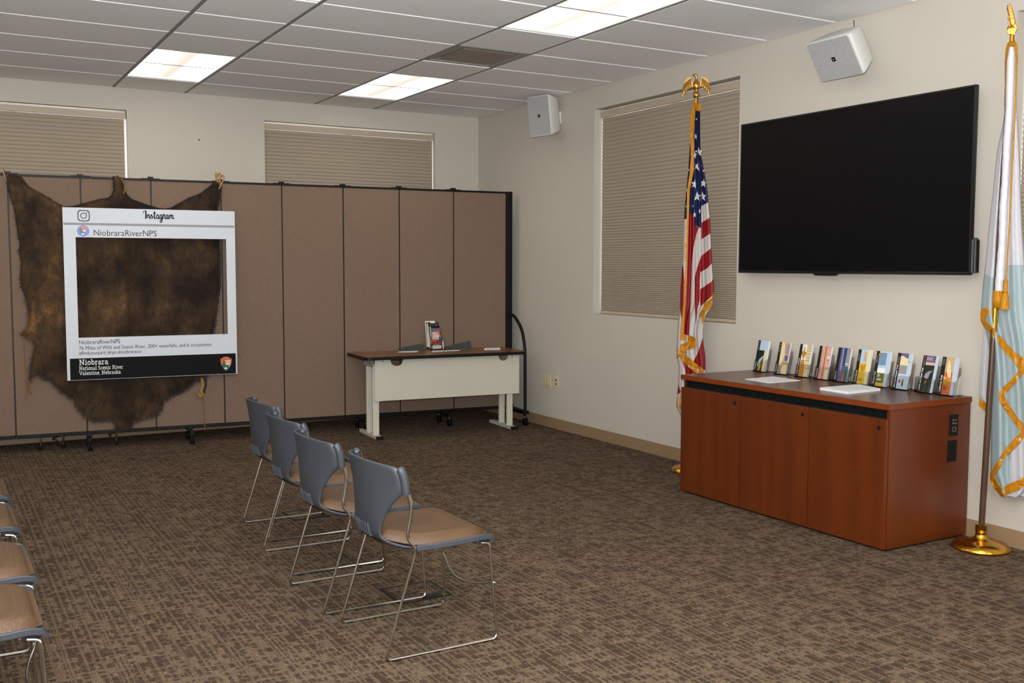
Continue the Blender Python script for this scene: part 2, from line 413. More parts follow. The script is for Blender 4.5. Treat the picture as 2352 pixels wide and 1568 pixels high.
# floor: slab with loose-laid carpet tiles
m = MB(); m.box(XL-.2, .2, YN-.2, .2, -.1, -.007); floor = struct(m.build('floor', 'void'))
m = MB(); m.box(0, .6092, 0, .6092, -.0068, 0); proto = m.build('carpet_tile', 'carpet', floor)
nx, ny = 15, 21
first = True
for i in range(nx):
    for j in range(ny):
        x = -.61*(i+1); y = -.61*(j+1)
        if i*21+j >= 0 and (x < XL-.3): continue
        o = proto if first else proto.copy()
        if not first: COL.objects.link(o)
        o.location = (x, y, 0); first = False
# ceiling: slab, T-bar grid, lay-in tiles
m = MB(); m.box(XL-.2, .2, YN-.2, .2, H+.28, H+.36); ceiling = struct(m.build('ceiling', 'void'))
cols = [0, -WX]
while cols[-1] > XL:
    w = MOD if len(cols) % 2 == 0 else 2*MOD
    cols.append(max(cols[-1]-w, XL))
rows = [0, -R0]
while rows[-1] > YN: rows.append(max(rows[-1]-MOD, YN))
m = MB(); gw = .012

for y in rows[1:-1]: m.box(XL, 0, y-.0135, y+.0135, H+.006, H+.03)
m.box(XL, 0, -.02, 0, H, H+.03); m.box(-.02, 0, YN, 0, H, H+.03)
m.build('ceiling_grid', 'grid_metal', ceiling)
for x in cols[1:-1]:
    m = MB(); m.box(x-.0125, x+.0125, YN, 0, H-.0055, H+.03); m.build('main_runner', 'runner_reveal_shade', ceiling)  # flush bars, their grey standing in for a shadowed reveal
fixtures = {}                     # (column index, first row index)
for ci in (3, 5, 7, 1):
    pass
FC = [i for i in range(1, len(cols)-1) if abs((cols[i]-cols[i+1])-MOD) < .01]     # two-foot columns
skip = set()
fix = []
for ci in FC:
    for k in (1, 6, 11, 16):
        if k+2 < len(rows):
            fix.append((ci, k)); skip |= {(ci, k), (ci, k+1)}
VENT = (FC[0], 4); skip.add(VENT)
tcache = {}
for i in range(len(cols)-1):
    for k in range(len(rows)-1):
        if (i, k) in skip: continue
        w, d = cols[i]-cols[i+1], rows[k]-rows[k+1]
        if w < .05 or d < .05: continue
        key = (round(w, 3), round(d, 3)); g = .0125
        if key not in tcache:
            m = MB(); x0, x1, y0, y1 = g, w-g, .0095, d-.0095; e = .004
            vs = [(x0, y0, .012), (x1, y0, .012), (x1, y1, .012), (x0, y1, .012), (x0, y0, -.006+e), (x1, y0, -.006+e), (x1, y1, -.006+e), (x0, y1, -.006+e),
                  (x0+e, y0+e, -.006), (x1-e, y0+e, -.006), (x1-e, y1-e, -.006), (x0+e, y1-e, -.006)]
            fs = [(3, 2, 1, 0)]+[(a, (a+1) % 4, 4+(a+1) % 4, 4+a) for a in range(4)]+[(4+a, 4+(a+1) % 4, 8+(a+1) % 4, 8+a) for a in range(4)]+[(8, 9, 10, 11)]
            m.add(vs, [tuple(reversed(f)) for f in fs]); o = m.build('ceiling_tile', 'ceiling_tile', ceiling); tcache[key] = o
        else: o = tcache[key].copy(); COL.objects.link(o)
        o.location = (cols[i+1], rows[k+1], H)
# recessed fluorescent fixtures: white pan, rounded perforated basket, side reflectors
def fixture():
    t = thing('ceiling_light', 'x', 'ceiling light', loc=(0, 0, 0))
    w, L = MOD/2-.013, MOD-.013
    m = MB()
    prof = [(-w, 0), (-w+.012, .004), (-w+.03, .05), (-w*.62, .115), (-.1, .128), (.1, .128), (w*.62, .115), (w-.03, .05), (w-.012, .004), (w, 0)]
    m.grid([[(x, -L, z) for x, z in prof], [(x, L, z) for x, z in prof]])
    m.build('reflector', 'reflector', t, smooth=True)
    m = MB()
    for s in (-1, 1):
        y = s*L; pr = [(-w, 0)]+prof[1:-1]+[(w, 0)]
        m.add([(x, y, z) for x, z in pr]+[(x, y+s*.004, z) for x, z in pr], [tuple(range(len(pr))), tuple(range(2*len(pr)-1, len(pr)-1, -1))])
    m.box(-w-.012, -w+.004, -L-.008, L+.008, -.001, .006); m.box(w-.004, w+.012, -L-.008, L+.008, -.001, .006)
    m.box(-w, w, -L-.008, -L+.006, -.001, .006); m.box(-w, w, L-.006, L+.008, -.001, .006)
    m.build('housing', 'white_paint', t)
    m = MB(); n = 14; r = .088; rows_ = []
    for y, q in ((-L+.035, 1), (L-.035, 1)):
        rows_.append([(r*math.cos(PI+PI*a/n), y, .075+.068*math.sin(PI+PI*a/n)) for a in range(n+1)])
    m.grid(rows_); b = len(m.v)
    for row in rows_: m.add(row, [tuple(range(n+1))])
    m.build('diffuser', 'lens', t, smooth=True)
    return t
F0 = fixture(); f0used = False
vis = {(FC[1], 1): 'lit recessed ceiling light above the left half of the room divider, over the bare wall',
       (FC[0], 1): 'lit recessed ceiling light above the back window, the middle one of the three in view',
       (FC[0], 6): 'lit recessed ceiling light nearest the camera, cut off by the top edge of the picture'}
for ci, k in fix:
    x = (cols[ci]+cols[ci+1])/2; y = rows[k]-MOD
    t = F0 if not f0used else copy_tree(F0); f0used = True
    t.location = (x, y, H-.001); t['label'] = vis.get((ci, k), 'lit recessed ceiling light outside the picture, in row %s of column %s' % (('one', 'two', 'three', 'four')[k//5], ('one', 'two', 'three', 'four', 'five', 'six')[FC.index(ci)])); t['group'] = 'recessed ceiling lights'
# return air grille
x = (cols[VENT[0]]+cols[VENT[0]+1])/2; y = rows[VENT[1]]-MOD/2
t = thing('ceiling_vent', 'square grey metal air diffuser set into the ceiling between two lights', 'vent', loc=(x, y, H))
q = MOD/2-.013
m = MB()
for a, b, z in ((q, q-.035, 0), (q-.045, q-.075, .004)):
    for k in range(4):
        T = Matrix.Rotation(k*PI/2, 4, 'Z'); m.prism([(-a, -a), (a, -a), (b, -b), (-b, -b)], z-.004, z+.002, 'z', T=T)
m.build('frame', plain('vent_frame_grey', (150, 146, 142), .5), t)
m = MB(); p = q-.085; m.box(-p, p, -p, p, -.002, .002); m.build('centre_plate', plain('vent_plate', (150, 138, 128), .6), t, bev=.002)
m = MB(); m.box(-q, q, -q, q, .03, .034); m.build('duct_backing', 'void', t)
# windows with panes, and pleated shades hanging in the openings
def window(n, fr, a, b):
    m = MB(); d0, d1 = .13, .19; fw = .045
    m.box(a, b, d0, d1, ZB, ZB+fw); m.box(a, b, d0, d1, ZT-fw, ZT); m.box(a, a+.006, d0, d1, ZB+fw, ZT-fw); m.box(b-.006, b, d0, d1, ZB+fw, ZT-fw)
    m.box((a+b)/2-.02, (a+b)/2+.02, d0, d1, ZB+fw, ZT-fw)
    root = m.build('window_%d' % n, 'plaster_white', bev=.002); root.location = tuple(fr.o); root.rotation_euler = (0, 0, fr.th); struct(root)
    for p, r in ((a+.006, (a+b)/2-.02), ((a+b)/2+.02, b-.006)):
        m = MB(); m.box(p, r, .155, .161, ZB+fw, ZT-fw); m.build('pane', 'glass', root)
window(1, FB, *W1); window(2, FB, *W2); window(3, FR, *W3); window(4, FR, *W4); window(5, FL, *W5_ADDED); window(6, FF, *W6_ADDED); window(7, FF, *W7_ADDED)  # those on the left and front walls are added for extra light
for n_, (fr_, (a_, b_)) in enumerate(((FL, W5_ADDED), (FF, W6_ADDED), (FF, W7_ADDED))):      # portals: they guide the sampling of the daylight, they give off none
    pl = bpy.data.lights.new('daylight_portal', 'AREA'); pl.shape = 'RECTANGLE'; pl.size = b_-a_; pl.size_y = ZT-ZB; pl.cycles.is_portal = True
    po = bpy.data.objects.new('daylight_portal', pl); COL.objects.link(po); po.location = tuple(fr_.world((a_+b_)/2, .10, (ZB+ZT)/2)); po.rotation_euler = (-PI/2, 0, fr_.th)
def shade(label, fr, a, b, gl, gr, y=.055, dropz=ZB):
    t = thing('pleated_shade', label, 'window shade', frame=fr, loc=(a, y, 0), group='pleated window shades')
    w = b-a
    m = MB(); m.box(.003, w-.003, -.028, .028, ZT-.072, ZT-.02); m.build('headrail', 'shade_rail', t, bev=.003)
    z0, z1 = dropz+.028, ZT-.074
    zs = [z1]; 
    while zs[-1] > z0:
        f = (zs[-1]-z0)/(z1-z0); zs.append(zs[-1]-(.0135+.021*min(1, f*1.25)))
    zs[-1] = z0; m = MB(); A = .0085
    for s in (-1, 1):
        prof = []
        for i in range(len(zs)-1):
            h = zs[i]-zs[i+1]
            prof += [(zs[i], .001), (zs[i]-h*.16, A*.75), (zs[i]-h*.5, A), (zs[i]-h*.84, A*.75)]
        prof.append((zs[-1], .001))
        m.grid([[(gl, s*yy-(.0), z), (w-gr, s*yy, z)] for z, yy in prof])
    m.build('pleated_fabric', 'shade', t, smooth=25)
    m = MB(); m.box(gl, w-gr, -.016, .016, dropz+.002, dropz+.028); m.build('bottom_rail', 'shade_rail', t, bev=.003)
    return t
shade('tan pleated shade at the left edge, with a slit of daylight down its right side', FB, *W1, .006, .019)
shade('tan pleated shade over the right-hand window of the back wall, behind the divider', FB, *W2, .005, .0095)
shade('tan pleated shade fully lowered on the right wall behind the striped flag', FR, *W3, .010, .004, y=.085)
shade('tan pleated shade on the right wall at the far right edge behind the white flag', FR, *W4, .008, .008, y=.085)
# small things on the walls
def plate(name, label, u0, v0, u1, v1, kind):
    x0, z1 = FR.pix(u0, v0); x1, z0 = FR.pix(u1, v1); w, h = x1-x0, z1-z0
    t = thing(name, label, 'wall plate', frame=FR, loc=(x0, 0, z0))
    m = MB(); m.box(0, w, -.007, 0, 0, h); m.build('cover_plate', 'ivory', t, bev=.0025)
    if kind == 'switch':
        for c in (.3, .7):
            m = MB(); m.box(w*c-.016, w*c+.016, -.0095, -.007, h*.22, h*.78); m.build('rocker', 'ivory', t, bev=.001)
    else:
        for c in (.33, .67):
            m = MB(); m.lathe([(.008, 0), (.008, .004), (.004, .005)], 12, T=Matrix.Translation((w/2, -.007, h*c)) @ Matrix.Rotation(PI/2, 4, 'X')); m.build('jack', 'black_plastic', t)
plate('switch_plate', 'ivory double rocker switch plate on the right wall beside the corner', 1248, 858, 1265, 889, 'switch')
plate('jack_plate', 'narrow ivory wall plate with two black jacks, right of the switch plate', 1274, 863, 1283.5, 891, 'jack')
m = MB(); x, z = FB.pix(457, 321); m.lathe([(.006, -.004), (.008, 0), (.003, .004)], 10, T=Matrix.Rotation(PI/2, 4, 'X'))
o = m.build('wall_anchor', 'void'); o.location = (x, -.002, z); tag(o, 'tiny dark wall anchor on the bare back wall between the two windows', 'fastener')
# ------------------------------------------------------------------ stacking chairs (local: x forward, y left, z up)
def chair():
    t = thing('stacking_chair', 'x', 'chair')
    # moulded shell: backrest, waist and seat pan in one sheet
    prof = [(-.260, .772, .222, .078), (-.257, .748, .232, .084), (-.250, .70, .235, .092), (-.244, .655, .232, .095), (-.240, .605, .188, .062), (-.235, .555, .157, .038),
            (-.229, .505, .137, .022), (-.222, .475, .131, .014), (-.208, .452, .140, .010), (-.182, .436, .172, .006), (-.145, .426, .208, .003),
            (-.09, .421, .230, 0), (-.02, .420, .236, 0), (.05, .422, .240, 0), (.12, .426, .240, 0), (.18, .430, .236, 0), (.222, .428, .226, 0), (.243, .418, .214, 0), (.248, .396, .205, 0)]
    P = catmull([(a, b, c) for a, b, c, d in prof], 3); D = catmull([(d, 0, 0) for a, b, c, d in prof], 3); rows_ = []
    for p, d in zip(P, D):
        row = []
        for k in range(17):
            s = -1+2*k/16; back = max(0, min(1, (p.y-.43)/.05))
            lip = .012*max(0, abs(s)-.86)/.14*(1-back)
            row.append((p.x+max(d.x, 0)*(abs(s)**2.2), s*p.z, p.y+lip-.018*back*(s*s)*max(0, (p.y-.7)/.07)))
        rows_.append(row)
    m = MB(); m.grid(rows_); m.build('shell', 'shell', t, smooth=True, solid=-.007)
    for s in (-1, 1):      # sleeves that hold the back rods, and the rim beside the cushion
        m = MB(); path = catmull([(-.148, s*.237, .645), (-.154, s*.238, .69), (-.163, s*.237, .728), (-.174, s*.228, .752)], 4)
        m.tube(path, [.015]+[.0165]*(len(path)-2)+[.009], 10); m.build('sleeve', 'shell', t, smooth=True)
        m = MB(); path = catmull([(-.10, s*.226, .428), (0, s*.238, .431), (.12, s*.243, .436), (.19, s*.240, .439), (.226, s*.236, .432), (.246, s*.226, .414), (.250, s*.220, .400)], 4)
        vs = []
        for p in path:
            vs.append([(p.x, p.y-.006, p.z-.014), (p.x, p.y+.006, p.z-.014), (p.x, p.y+.006, p.z+.008), (p.x, p.y-.006, p.z+.008)])
        m.grid(vs, wrap=True); m.add(vs[0], [(0, 1, 2, 3)]); m.add(vs[-1], [(3, 2, 1, 0)]); m.build('seat_rim', 'shell', t, bev=.003)
    for k in range(5):     # moulded ribs low on the back of the waist
        m = MB()
        y = (k-2)*.030
        for j, (x, z, x2, z2) in enumerate(((-.2435, .507, -.2255, .452),)):
            m.add([(x, y-.0008, z), (x, y+.0008, z), (x2-.003, y+.0008, z2), (x2-.003, y-.0008, z2), (x+.010, y-.0008, z), (x+.010, y+.0008, z), (x2+.008, y+.0008, z2), (x2+.008, y-.0008, z2)],
                  [(0, 1, 2, 3), (7, 6, 5, 4), (0, 4, 5, 1), (2, 6, 7, 3), (0, 3, 7, 4), (1, 5, 6, 2)])
        m.build('moulded_rib', 'shell', t)
    # cushion
    m = MB(); nu, nv = 20, 18; rows_ = []
    def cush(a, b, top):
        x = -.206+.446*b; y = a*.226
        rear = max(0, 1-b/.42); y *= (1-.46*rear**1.5)
        y *= 1-.20*max(0, (b-.72)/.28)**2.2
        ed = min(1, (1-abs(a))/.16); fr = min(1, (1-b)/.09, b/.1)
        h = math.sqrt(max(0, 1-(1-ed)**2))*math.sqrt(max(0, 1-(1-fr)**2)); z = .430+(.040*h+.012*(1-a*a)*math.sin(PI*min(1, b*1.05))*.6 if top else 0)
        if top: z -= .016*max(0, (b-.78)/.22)**2
        if top: z += .026*max(0, 1-b/.30)**1.5-.008*max(0, (b-.8)/.2)**2
        else: z += .003
        return (x, y, z)
    for top in (True, False): m.grid([[cush(-1+2*i/nu, j/nv, top) for i in range(nu+1)] for j in range(nv+1)])
    m.build('cushion', 'seat_fabric', t, smooth=60)
    # wire frame: one loop each side, doubled at the back upright
    for s in (-1, 1):
        y = s*.243
        loop = fillet([(.19, y*.88, .405), (.228, y*.90, .400), (.252, y, .0065), (-.243, y, .0065), (-.108, y, .428), (-.152, y*1.0, .474), (-.138, y, .535), (-.129, y, .60), (-.146, y*.985, .66), (-.163, y*.97, .735)], .03, 5)
        m = MB(); m.tube(loop, .0056, 8); m.build('side_frame', 'chrome', t, smooth=True)
        yi = y-s*.013
        loop = fillet([(-.02, yi*.96, .416), (-.10, yi*.97, .417), (-.142, yi, .474), (-.128, yi, .535), (-.118, yi, .60), (-.136, yi*.985, .66), (-.154, yi*.97, .735)], .03, 5)
        m = MB(); m.tube(loop, .0050, 8); m.build('back_rod', 'chrome', t, smooth=True)
        for x in (-.2, .2):
            m = MB(); m.box(x-.012, x+.012, y-.006, y+.006, 0, .006); m.build('glide', 'rubber', t, bev=.002)
    path = catmull([(.246, -.238, .238), (.238, -.2, .229), (.212, -.11, .208), (.200, 0, .200), (.212, .11, .208), (.238, .2, .229), (.246, .238, .238)], 5)
    m = MB(); m.tube(path, .0048, 8); m.build('stretcher', 'chrome', t, smooth=True)
    for x in (-.08, .17):
        m = MB(); m.tube([(x, -.23, .416), (x, .23, .416)], .005, 8); m.build('cross_bar', 'chrome', t, smooth=True)
    m = MB(); m.box(.17, .236, -.2, .2, .395, .425); m.build('seat_nose', 'shell', t, bev=.01)
    return t
C0 = chair(); used = False
for x, y, rz, lab in ((-3.37, -5.76, 0, 'grey-backed stacking chair at the near end of the row of four, fully visible'),
        (-3.40, -5.14, 0, 'grey-backed stacking chair second from the near end of the row of four'),
        (-3.345, -4.52, .0, 'grey-backed stacking chair third from the near end of the row of four'),
        (-3.27, -3.86, 0, 'grey-backed stacking chair at the far end of the row, nearest the divider'),
        (-5.06, -6.03, .0, 'stacking chair at the left edge, nearest the camera, only its tan seat showing'),
        (-5.035, -5.45, 0, 'stacking chair at the left edge, second from the camera, only its tan seat showing'),
        (-5.035, -4.68, 0, 'stacking chair at the left edge, third from the camera, seat corner showing'),
        (-5.03, -4.02, 0, 'stacking chair at the left edge, farthest of the four, a sliver of seat showing')):
    t = C0 if not used else copy_tree(C0); used = True
    t.location = (x, y, 0); t.rotation_euler = (0, 0, rz); t['label'] = lab; t['group'] = 'grey stacking chairs with tan seats'
# floor boxes between the chairs
def floor_box(label, pts):
    P = [floorpix(*p) for p in pts]; xs = sorted(p[0] for p in P); ys = sorted(p[1] for p in P)
    x0, x1, y0, y1 = (xs[0]+xs[1])/2, (xs[2]+xs[3])/2, (ys[0]+ys[1])/2, (ys[2]+ys[3])/2
    t = thing('floor_box', label, 'floor outlet', loc=((x0+x1)/2, (y0+y1)/2, 0), group='floor boxes')
    a, b = (x1-x0)/2, (y1-y0)/2; w = .014
    m = MB(); m.box(-a, a, -b, -b+w, 0, .004); m.box(-a, a, b-w, b, 0, .004); m.box(-a, -a+w, -b+w, b-w, 0, .004); m.box(a-w, a, -b+w, b-w, 0, .004); m.build('frame', 'black_plastic', t, bev=.001)
    m = MB(); m.box(-a+w+.002, a-w-.002, -b+w+.002, b-w-.002, 0, .003); m.build('lid', 'carpet', t)
    m = MB(); m.box(-.02, .085, -b+w, -b+.055, .003, .006); m.build('cord_flap', 'black_plastic', t, bev=.001)
floor_box('black-rimmed square floor box with a carpeted lid under the near chair', ((872, 1355), (985, 1332), (1045, 1368), (920, 1385)))
floor_box('black-rimmed square floor box behind the second chair from the near end', ((648, 1176), (720, 1168), (760, 1184), (675, 1198)))
# ------------------------------------------------------------------ cabinet (frame FR: x = -world y, y = world x)
CX0, CX1, CYF, CYB, CZ = 4.215, 5.925, -.70, -.012, .80
t = thing('credenza', 'long low cherry wood cabinet with three doors under the wall screen', 'cabinet', frame=FR, loc=(CX0, CYF, 0))
L, D = CX1-CX0, CYB-CYF
m = MB(); m.box(0, L, 0, D, CZ-.032, CZ); m.build('top', 'cherry_top', t, bev=.0015)
m = MB(); m.box(-.0008, L+.0008, -.0015, .0004, CZ-.031, CZ-.001); m.box(L-.0004, L+.0015, -.0008, D, CZ-.031, CZ-.001); m.build('edge_band', 'cherry_edge', t)
m = MB(); m.box(L-.028, L-.006, .022, D, .012, CZ-.032); m.build('side_panel', 'cherry', t, bev=.0012)
m = MB(); m.box(.006, .028, .022, D, .012, CZ-.032); m.build('side_panel', 'cherry', t, bev=.0012)
m = MB(); m.box(.028, L-.028, .06, D, .03, .05); m.box(.028, L-.028, D-.012, D, .05, CZ-.032); m.build('carcass', 'black_plastic', t)
m = MB(); m.box(.03, L-.03, .05, .07, 0, .03); m.box(.03, L-.03, D-.06, D-.04, 0, .03); m.build('plinth', 'black_plastic', t)
vg = m = MB(); m.box(.028, L-.028, .030, .034, CZ-.082, CZ-.032); n = 150
for k in range(n):
    x = .03+(L-.06)*k/n; m.box(x, x+.0055, .024, .030, CZ-.079, CZ-.035)
m.box(.028, L-.028, .020, .032, CZ-.038, CZ-.032); m.box(.028, L-.028, .018, .032, CZ-.084, CZ-.078)
m.build('vent_grille', 'vent_black', t)
seams = [.006, 4.795-CX0, 5.369-CX0, L-.012]
for k in range(3):
    a, b = seams[k]+(.002 if k else 0), seams[k+1]-(.004 if k < 2 else 0)
    m = MB(); m.box(a, b, 0, .020, .014, CZ-.084); d = m.build('door', 'cherry', t, bev=.0015)
    m = MB(); m.lathe([(.0105, 0), (.0105, .004), (.008, .006)], 16, T=Matrix.Translation((b-.045, 0, .67)) @ Matrix.Rotation(PI/2, 4, 'X'))
    m.box(b-.0465, b-.0435, -.0066, -.0058, .664, .676); m.build('lock', 'black_plastic', d, smooth=True)
FS = Frame(0, -CX1, 0)          # the end of the cabinet, facing the camera
def endplate(name, u0, v0, u1, v1, sockets):
    x0, z1 = FS.pix(u0, v0, .006); x1, z0 = FS.pix(u1, v1, .006)
    # convert to cabinet-local: world x -> local y, end face at local x = L
    y0, y1 = x0-CYF, x1-CYF
    m = MB(); m.box(L-.007, L-.001, y0, y1, z0, z1); p = m.build(name, 'black_plastic', t, bev=.001)
    if sockets:
        yc = (y0+y1)/2; zc = (z0+z1)/2
        m = MB()
        for dy, dz, r in ((-.012, .03, .005), (.012, .03, .005), (-.008, .012, .006), (.013, .011, .005)):
            m.lathe([(r, 0), (r, .004), (r*.5, .005)], 10, T=Matrix.Translation((L-.001, yc+dy, zc+dz)) @ Matrix.Rotation(PI/2, 4, 'Y'))
        for a, b, c, d in ((-.016, .016, -.008, -.012), (-.016, .016, -.032, -.036), (-.016, -.012, -.036, -.008), (.012, .016, -.036, -.008)):
            m.box(L-.001, L+.002, yc+a, yc+b, zc+min(c, d), zc+max(c, d))
        m.build('connector', plain('nickel', (190, 180, 160), .3, .9), p)
    else:
        yc = (y0+y1)/2; zc = (z0+z1)/2; m = MB()
        for dz in (.022, -.022):
            for dy in (-.007, .007): m.box(L-.001, L+.0005, yc+dy-.0015, yc+dy+.0015, zc+dz-.005, zc+dz+.005)
        m.build('socket', 'rubber', p)
endplate('cable_plate', 2181, 953, 2198, 999, True); endplate('power_plate', 2177, 1012, 2195, 1058, False)
# ------------------------------------------------------------------ television
TX0, TX1, TZ0, TZ1, TY = 4.101, 5.945, 1.484, 2.521, -.10
t = thing('television', 'large black flat-screen television mounted on the right wall', 'television', frame=FR, loc=(TX0, 0, TZ0))
w, h = TX1-TX0, TZ1-TZ0
m = MB(); m.box(0, w, TY+.006, TY+.028, 0, h); m.box(.06, w-.06, TY+.028, TY+.055, .06, h-.1); m.build('casing', 'tv_frame', t, bev=.003)
m = MB(); b = .011
for a in ((0, w, 0, b+.004), (0, w, h-b, h), (0, b, b+.004, h-b), (w-b, w, b+.004, h-b)): m.box(a[0], a[1], TY, TY+.007, a[2], a[3])
m.build('bezel', 'tv_frame', t, bev=.0015)
m = MB(); m.box(b, w-b, TY+.003, TY+.006, b+.004, h-b); m.build('screen', 'screen', t)
m = MB(); m.prism([(.70, 0), (.90, 0), (.885, -.012), (.715, -.012)], TY+.002, TY+.02); m.build('sensor_bar', 'tv_frame', t, bev=.001)
m = MB(); m.prism([(w, 0.01), (w+.016, .014), (w+.016, .19), (w, .205)], TY+.03, TY+.055); m.build('side_housing', 'tv_frame', t, bev=.002)
m = MB(); m.box(w*.3, w*.7, TY+.055, -.02, .3, .7); m.box(w*.25, w*.75, -.02, 0, .25, .75); m.build('wall_mount', 'black_metal', t)
# ------------------------------------------------------------------ wall speakers
def speaker(label, P, a, bb, cc, W_, H_, mark_r=0):
    Rm = Matrix.Rotation(a, 4, 'Z') @ Matrix.Rotation(bb, 4, 'X') @ Matrix.Rotation(cc, 4, 'Y')
    t = thing('wall_speaker', label, 'speaker', loc=P, group='white wall speakers'); t.rotation_euler = Rm.to_euler()
    x, z = W_/2, H_/2; Dp = .19
    def ring(sc, y, r):   # rounded rectangle
        return [(p[0], y, p[1]) for p in rrect(-x*sc[0], x*sc[0], -z*sc[1], z*sc[1], r, 4)]
    m = MB(); rings = [ring((.975, .975), -.004, .022), ring((1, 1), .004, .026), ring((1, 1), .02, .026), ring((.97, .97), .05, .03), ring((.80, .90), Dp*.72, .03), ring((.62, .82), Dp*.95, .03), ring((.5, .76), Dp, .03)]
    m.grid(rings, wrap=True); n = len(rings[0]); m.add(rings[-1], [tuple(reversed(range(n)))]); m.add(rings[0], [tuple(range(n))])
    m.build('cabinet', 'speaker_white', t, smooth=35)
    m = MB(); m.prism(rrect(-x*.93, x*.93, -z*.95, z*.95, .014, 4), -.009, -.004); m.build('grille', 'grille', t, bev=.002)
    m = MB(); q = .0135; m.box(-q, q, -.0105, -.009, -q, q); b = m.build('badge', 'ink_black', t)
    m = MB(); m.add([(.0055*math.cos(2*PI*k/10), -.0112, .0055*math.sin(2*PI*k/10)) for k in range(10)], [tuple(range(10))]); m.build('badge_mark', 'p_grey', b)
    # bracket back to the wall
    inv = Rm.inverted(); wp = Vector((-.02, P[1]+.02, P[2])); lp = inv @ (wp-Vector(P))
    m = MB(); m.tube([(0, Dp*.9, 0), tuple(lp)], .014, 10); m.build('bracket_arm', 'speaker_white', t, smooth=True)
    m = MB(); T = inv.to_4x4(); T.translation = inv @ (Vector((0, P[1]+.02, P[2]))-Vector(P)); m.box(-.022, 0, -.035, .035, -.055, .055, T=T); m.build('bracket_plate', 'speaker_white', t, bev=.003)
    return t
speaker('white upright wall speaker near the back corner, left of the tall shade', (-.225, -1.60, 2.885), -1.288, .123, -.01, .265, .362)
s2 = speaker('white wall speaker mounted sideways and tilted down above the television', (-.25, -5.077, 2.792), -1.61, .585, .011, .36, .265)
x, z = FR.pix(1961, 46, -.13); x2, z2 = FR.pix(1963, 70, -.13); z = min(z, H-.008)
m = MB(); m.tube([(-.13, 0, z-z2), (-.13, -(x2-x), 0)], .0022, 6); o = m.build('speaker_wire', 'black_plastic'); o.location = (0, -x, z2); tag(o, 'short black wire running from the ceiling to the sideways speaker', 'cable')
# ------------------------------------------------------------------ folding room divider
TH = math.atan(-.085); FP = Frame(-4.6, -.475, TH)
ZP0, ZP1 = .125, 2.252
t = thing('room_divider', 'folding beige fabric room divider on casters standing before the back windows', 'room divider', frame=FP)
def sx(u, v=700): return FP.pix(u, v)[0]
seams = [sx(17, 405), sx(184, 408), sx(346, 412), sx(507, 418), sx(647, 422), sx(788, 428), sx(917, 434), sx(1042, 439), sx(1163, 443)]
left = [seams[0]-.555*k for k in (2, 1)]
S = left+seams
for a, b in zip(S[:-1], S[1:]):
    m = MB(); m.box(a+.005, b-.005, .0, .038, ZP0+.022, ZP1-.016)
    p = m.build('panel', 'panel', t, bev=.004)
    m = MB(); m.box(a+.002, b-.002, -.004, .042, ZP1-.018, ZP1); p2 = m.build('top_rail', 'black_metal', p, bev=.001)
    m = MB(); m.box(a+.002, b-.002, -.004, .042, ZP0, ZP0+.024); m.build('bottom_rail', 'black_metal', p, bev=.001)
for s in S[1:-1]:
    m = MB(); m.box(s-.004, s+.004, .004, .034, ZP0+.02, ZP1-.016); m.build('hinge_strip', 'black_plastic', t)
    m = MB(); m.box(s-.022, s+.022, -.006, .044, ZP1, ZP1+.018); m.box(s-.075, s-.022, .0, .036, ZP1, ZP1+.005); m.box(s+.022, s+.075, .0, .036, ZP1, ZP1+.005)
    m.build('hinge_cap', 'black_plastic', t, bev=.002)
xe = S[-1]; xw = sx(1176, 441)
m = MB(); m.box(xe, xw, -.012, .05, ZP0-.02, ZP1+.002); m.build('end_post', 'black_metal', t, bev=.003)
def caster(x, y, par, r=.036):
    m = MB(); T = Matrix.Translation((x, y, r)) @ Matrix.Rotation(PI/2, 4, 'Y')
    for s in (-1, 1): m.lathe([(r*.6, 0), (r, .003), (r, .014), (r*.6, .017)], 16, T=T @ Matrix.Translation((0, 0, s*.011-.0085)))
    m.box(x-.012, x+.012, y-.004, y+r*.9, r*.6, r*1.7)
    c = m.build('caster', 'rubber', par, smooth=True)
    m = MB(); m.tube([(x, y+.01, r*1.4), (x, y+.01, r*1.4+.04)], .006, 8); m.lathe([(.013, 0), (.016, .01), (.010, .02), (.003, .024)], 10, T=Matrix.Translation((x, y+.01, r*1.4+.036))); m.build('stem', 'chrome', c, smooth=True)
for u in (205, 437, 832, 1022):
    s = sx(u, 1000)
    m = MB(); m.box(s-.02, s+.02, .0, .038, .09, ZP0); m.box(s-.017, s+.017, -.15, .19, .088, .108); l = m.build('foot', 'black_metal', t, bev=.002)
    caster(s, -.125, l); caster(s, .15, l)
# end leg with the curved handle
xl = xe+.02
yl0 = -.36
m = MB(); pth = fillet([(xl, .0, 1.045), (xl+.005, -.12, 1.055), (xl+.01, -.30, .93), (xl+.012, -.365, .74), (xl+.012, -.37, .13)], .13, 8)
m.tube(pth, .015, 10); m.build('curved_handle', 'black_metal', t, smooth=True)
m = MB(); m.box(xl-.02, xl+.04, -.40, .12, .112, .142); m.box(xl-.015, xl+.035, -.06, .06, .142, .17); l = m.build('end_foot', 'black_metal', t, bev=.003)
caster(xl+.01, -.375, l); caster(xl+.01, .08, l)
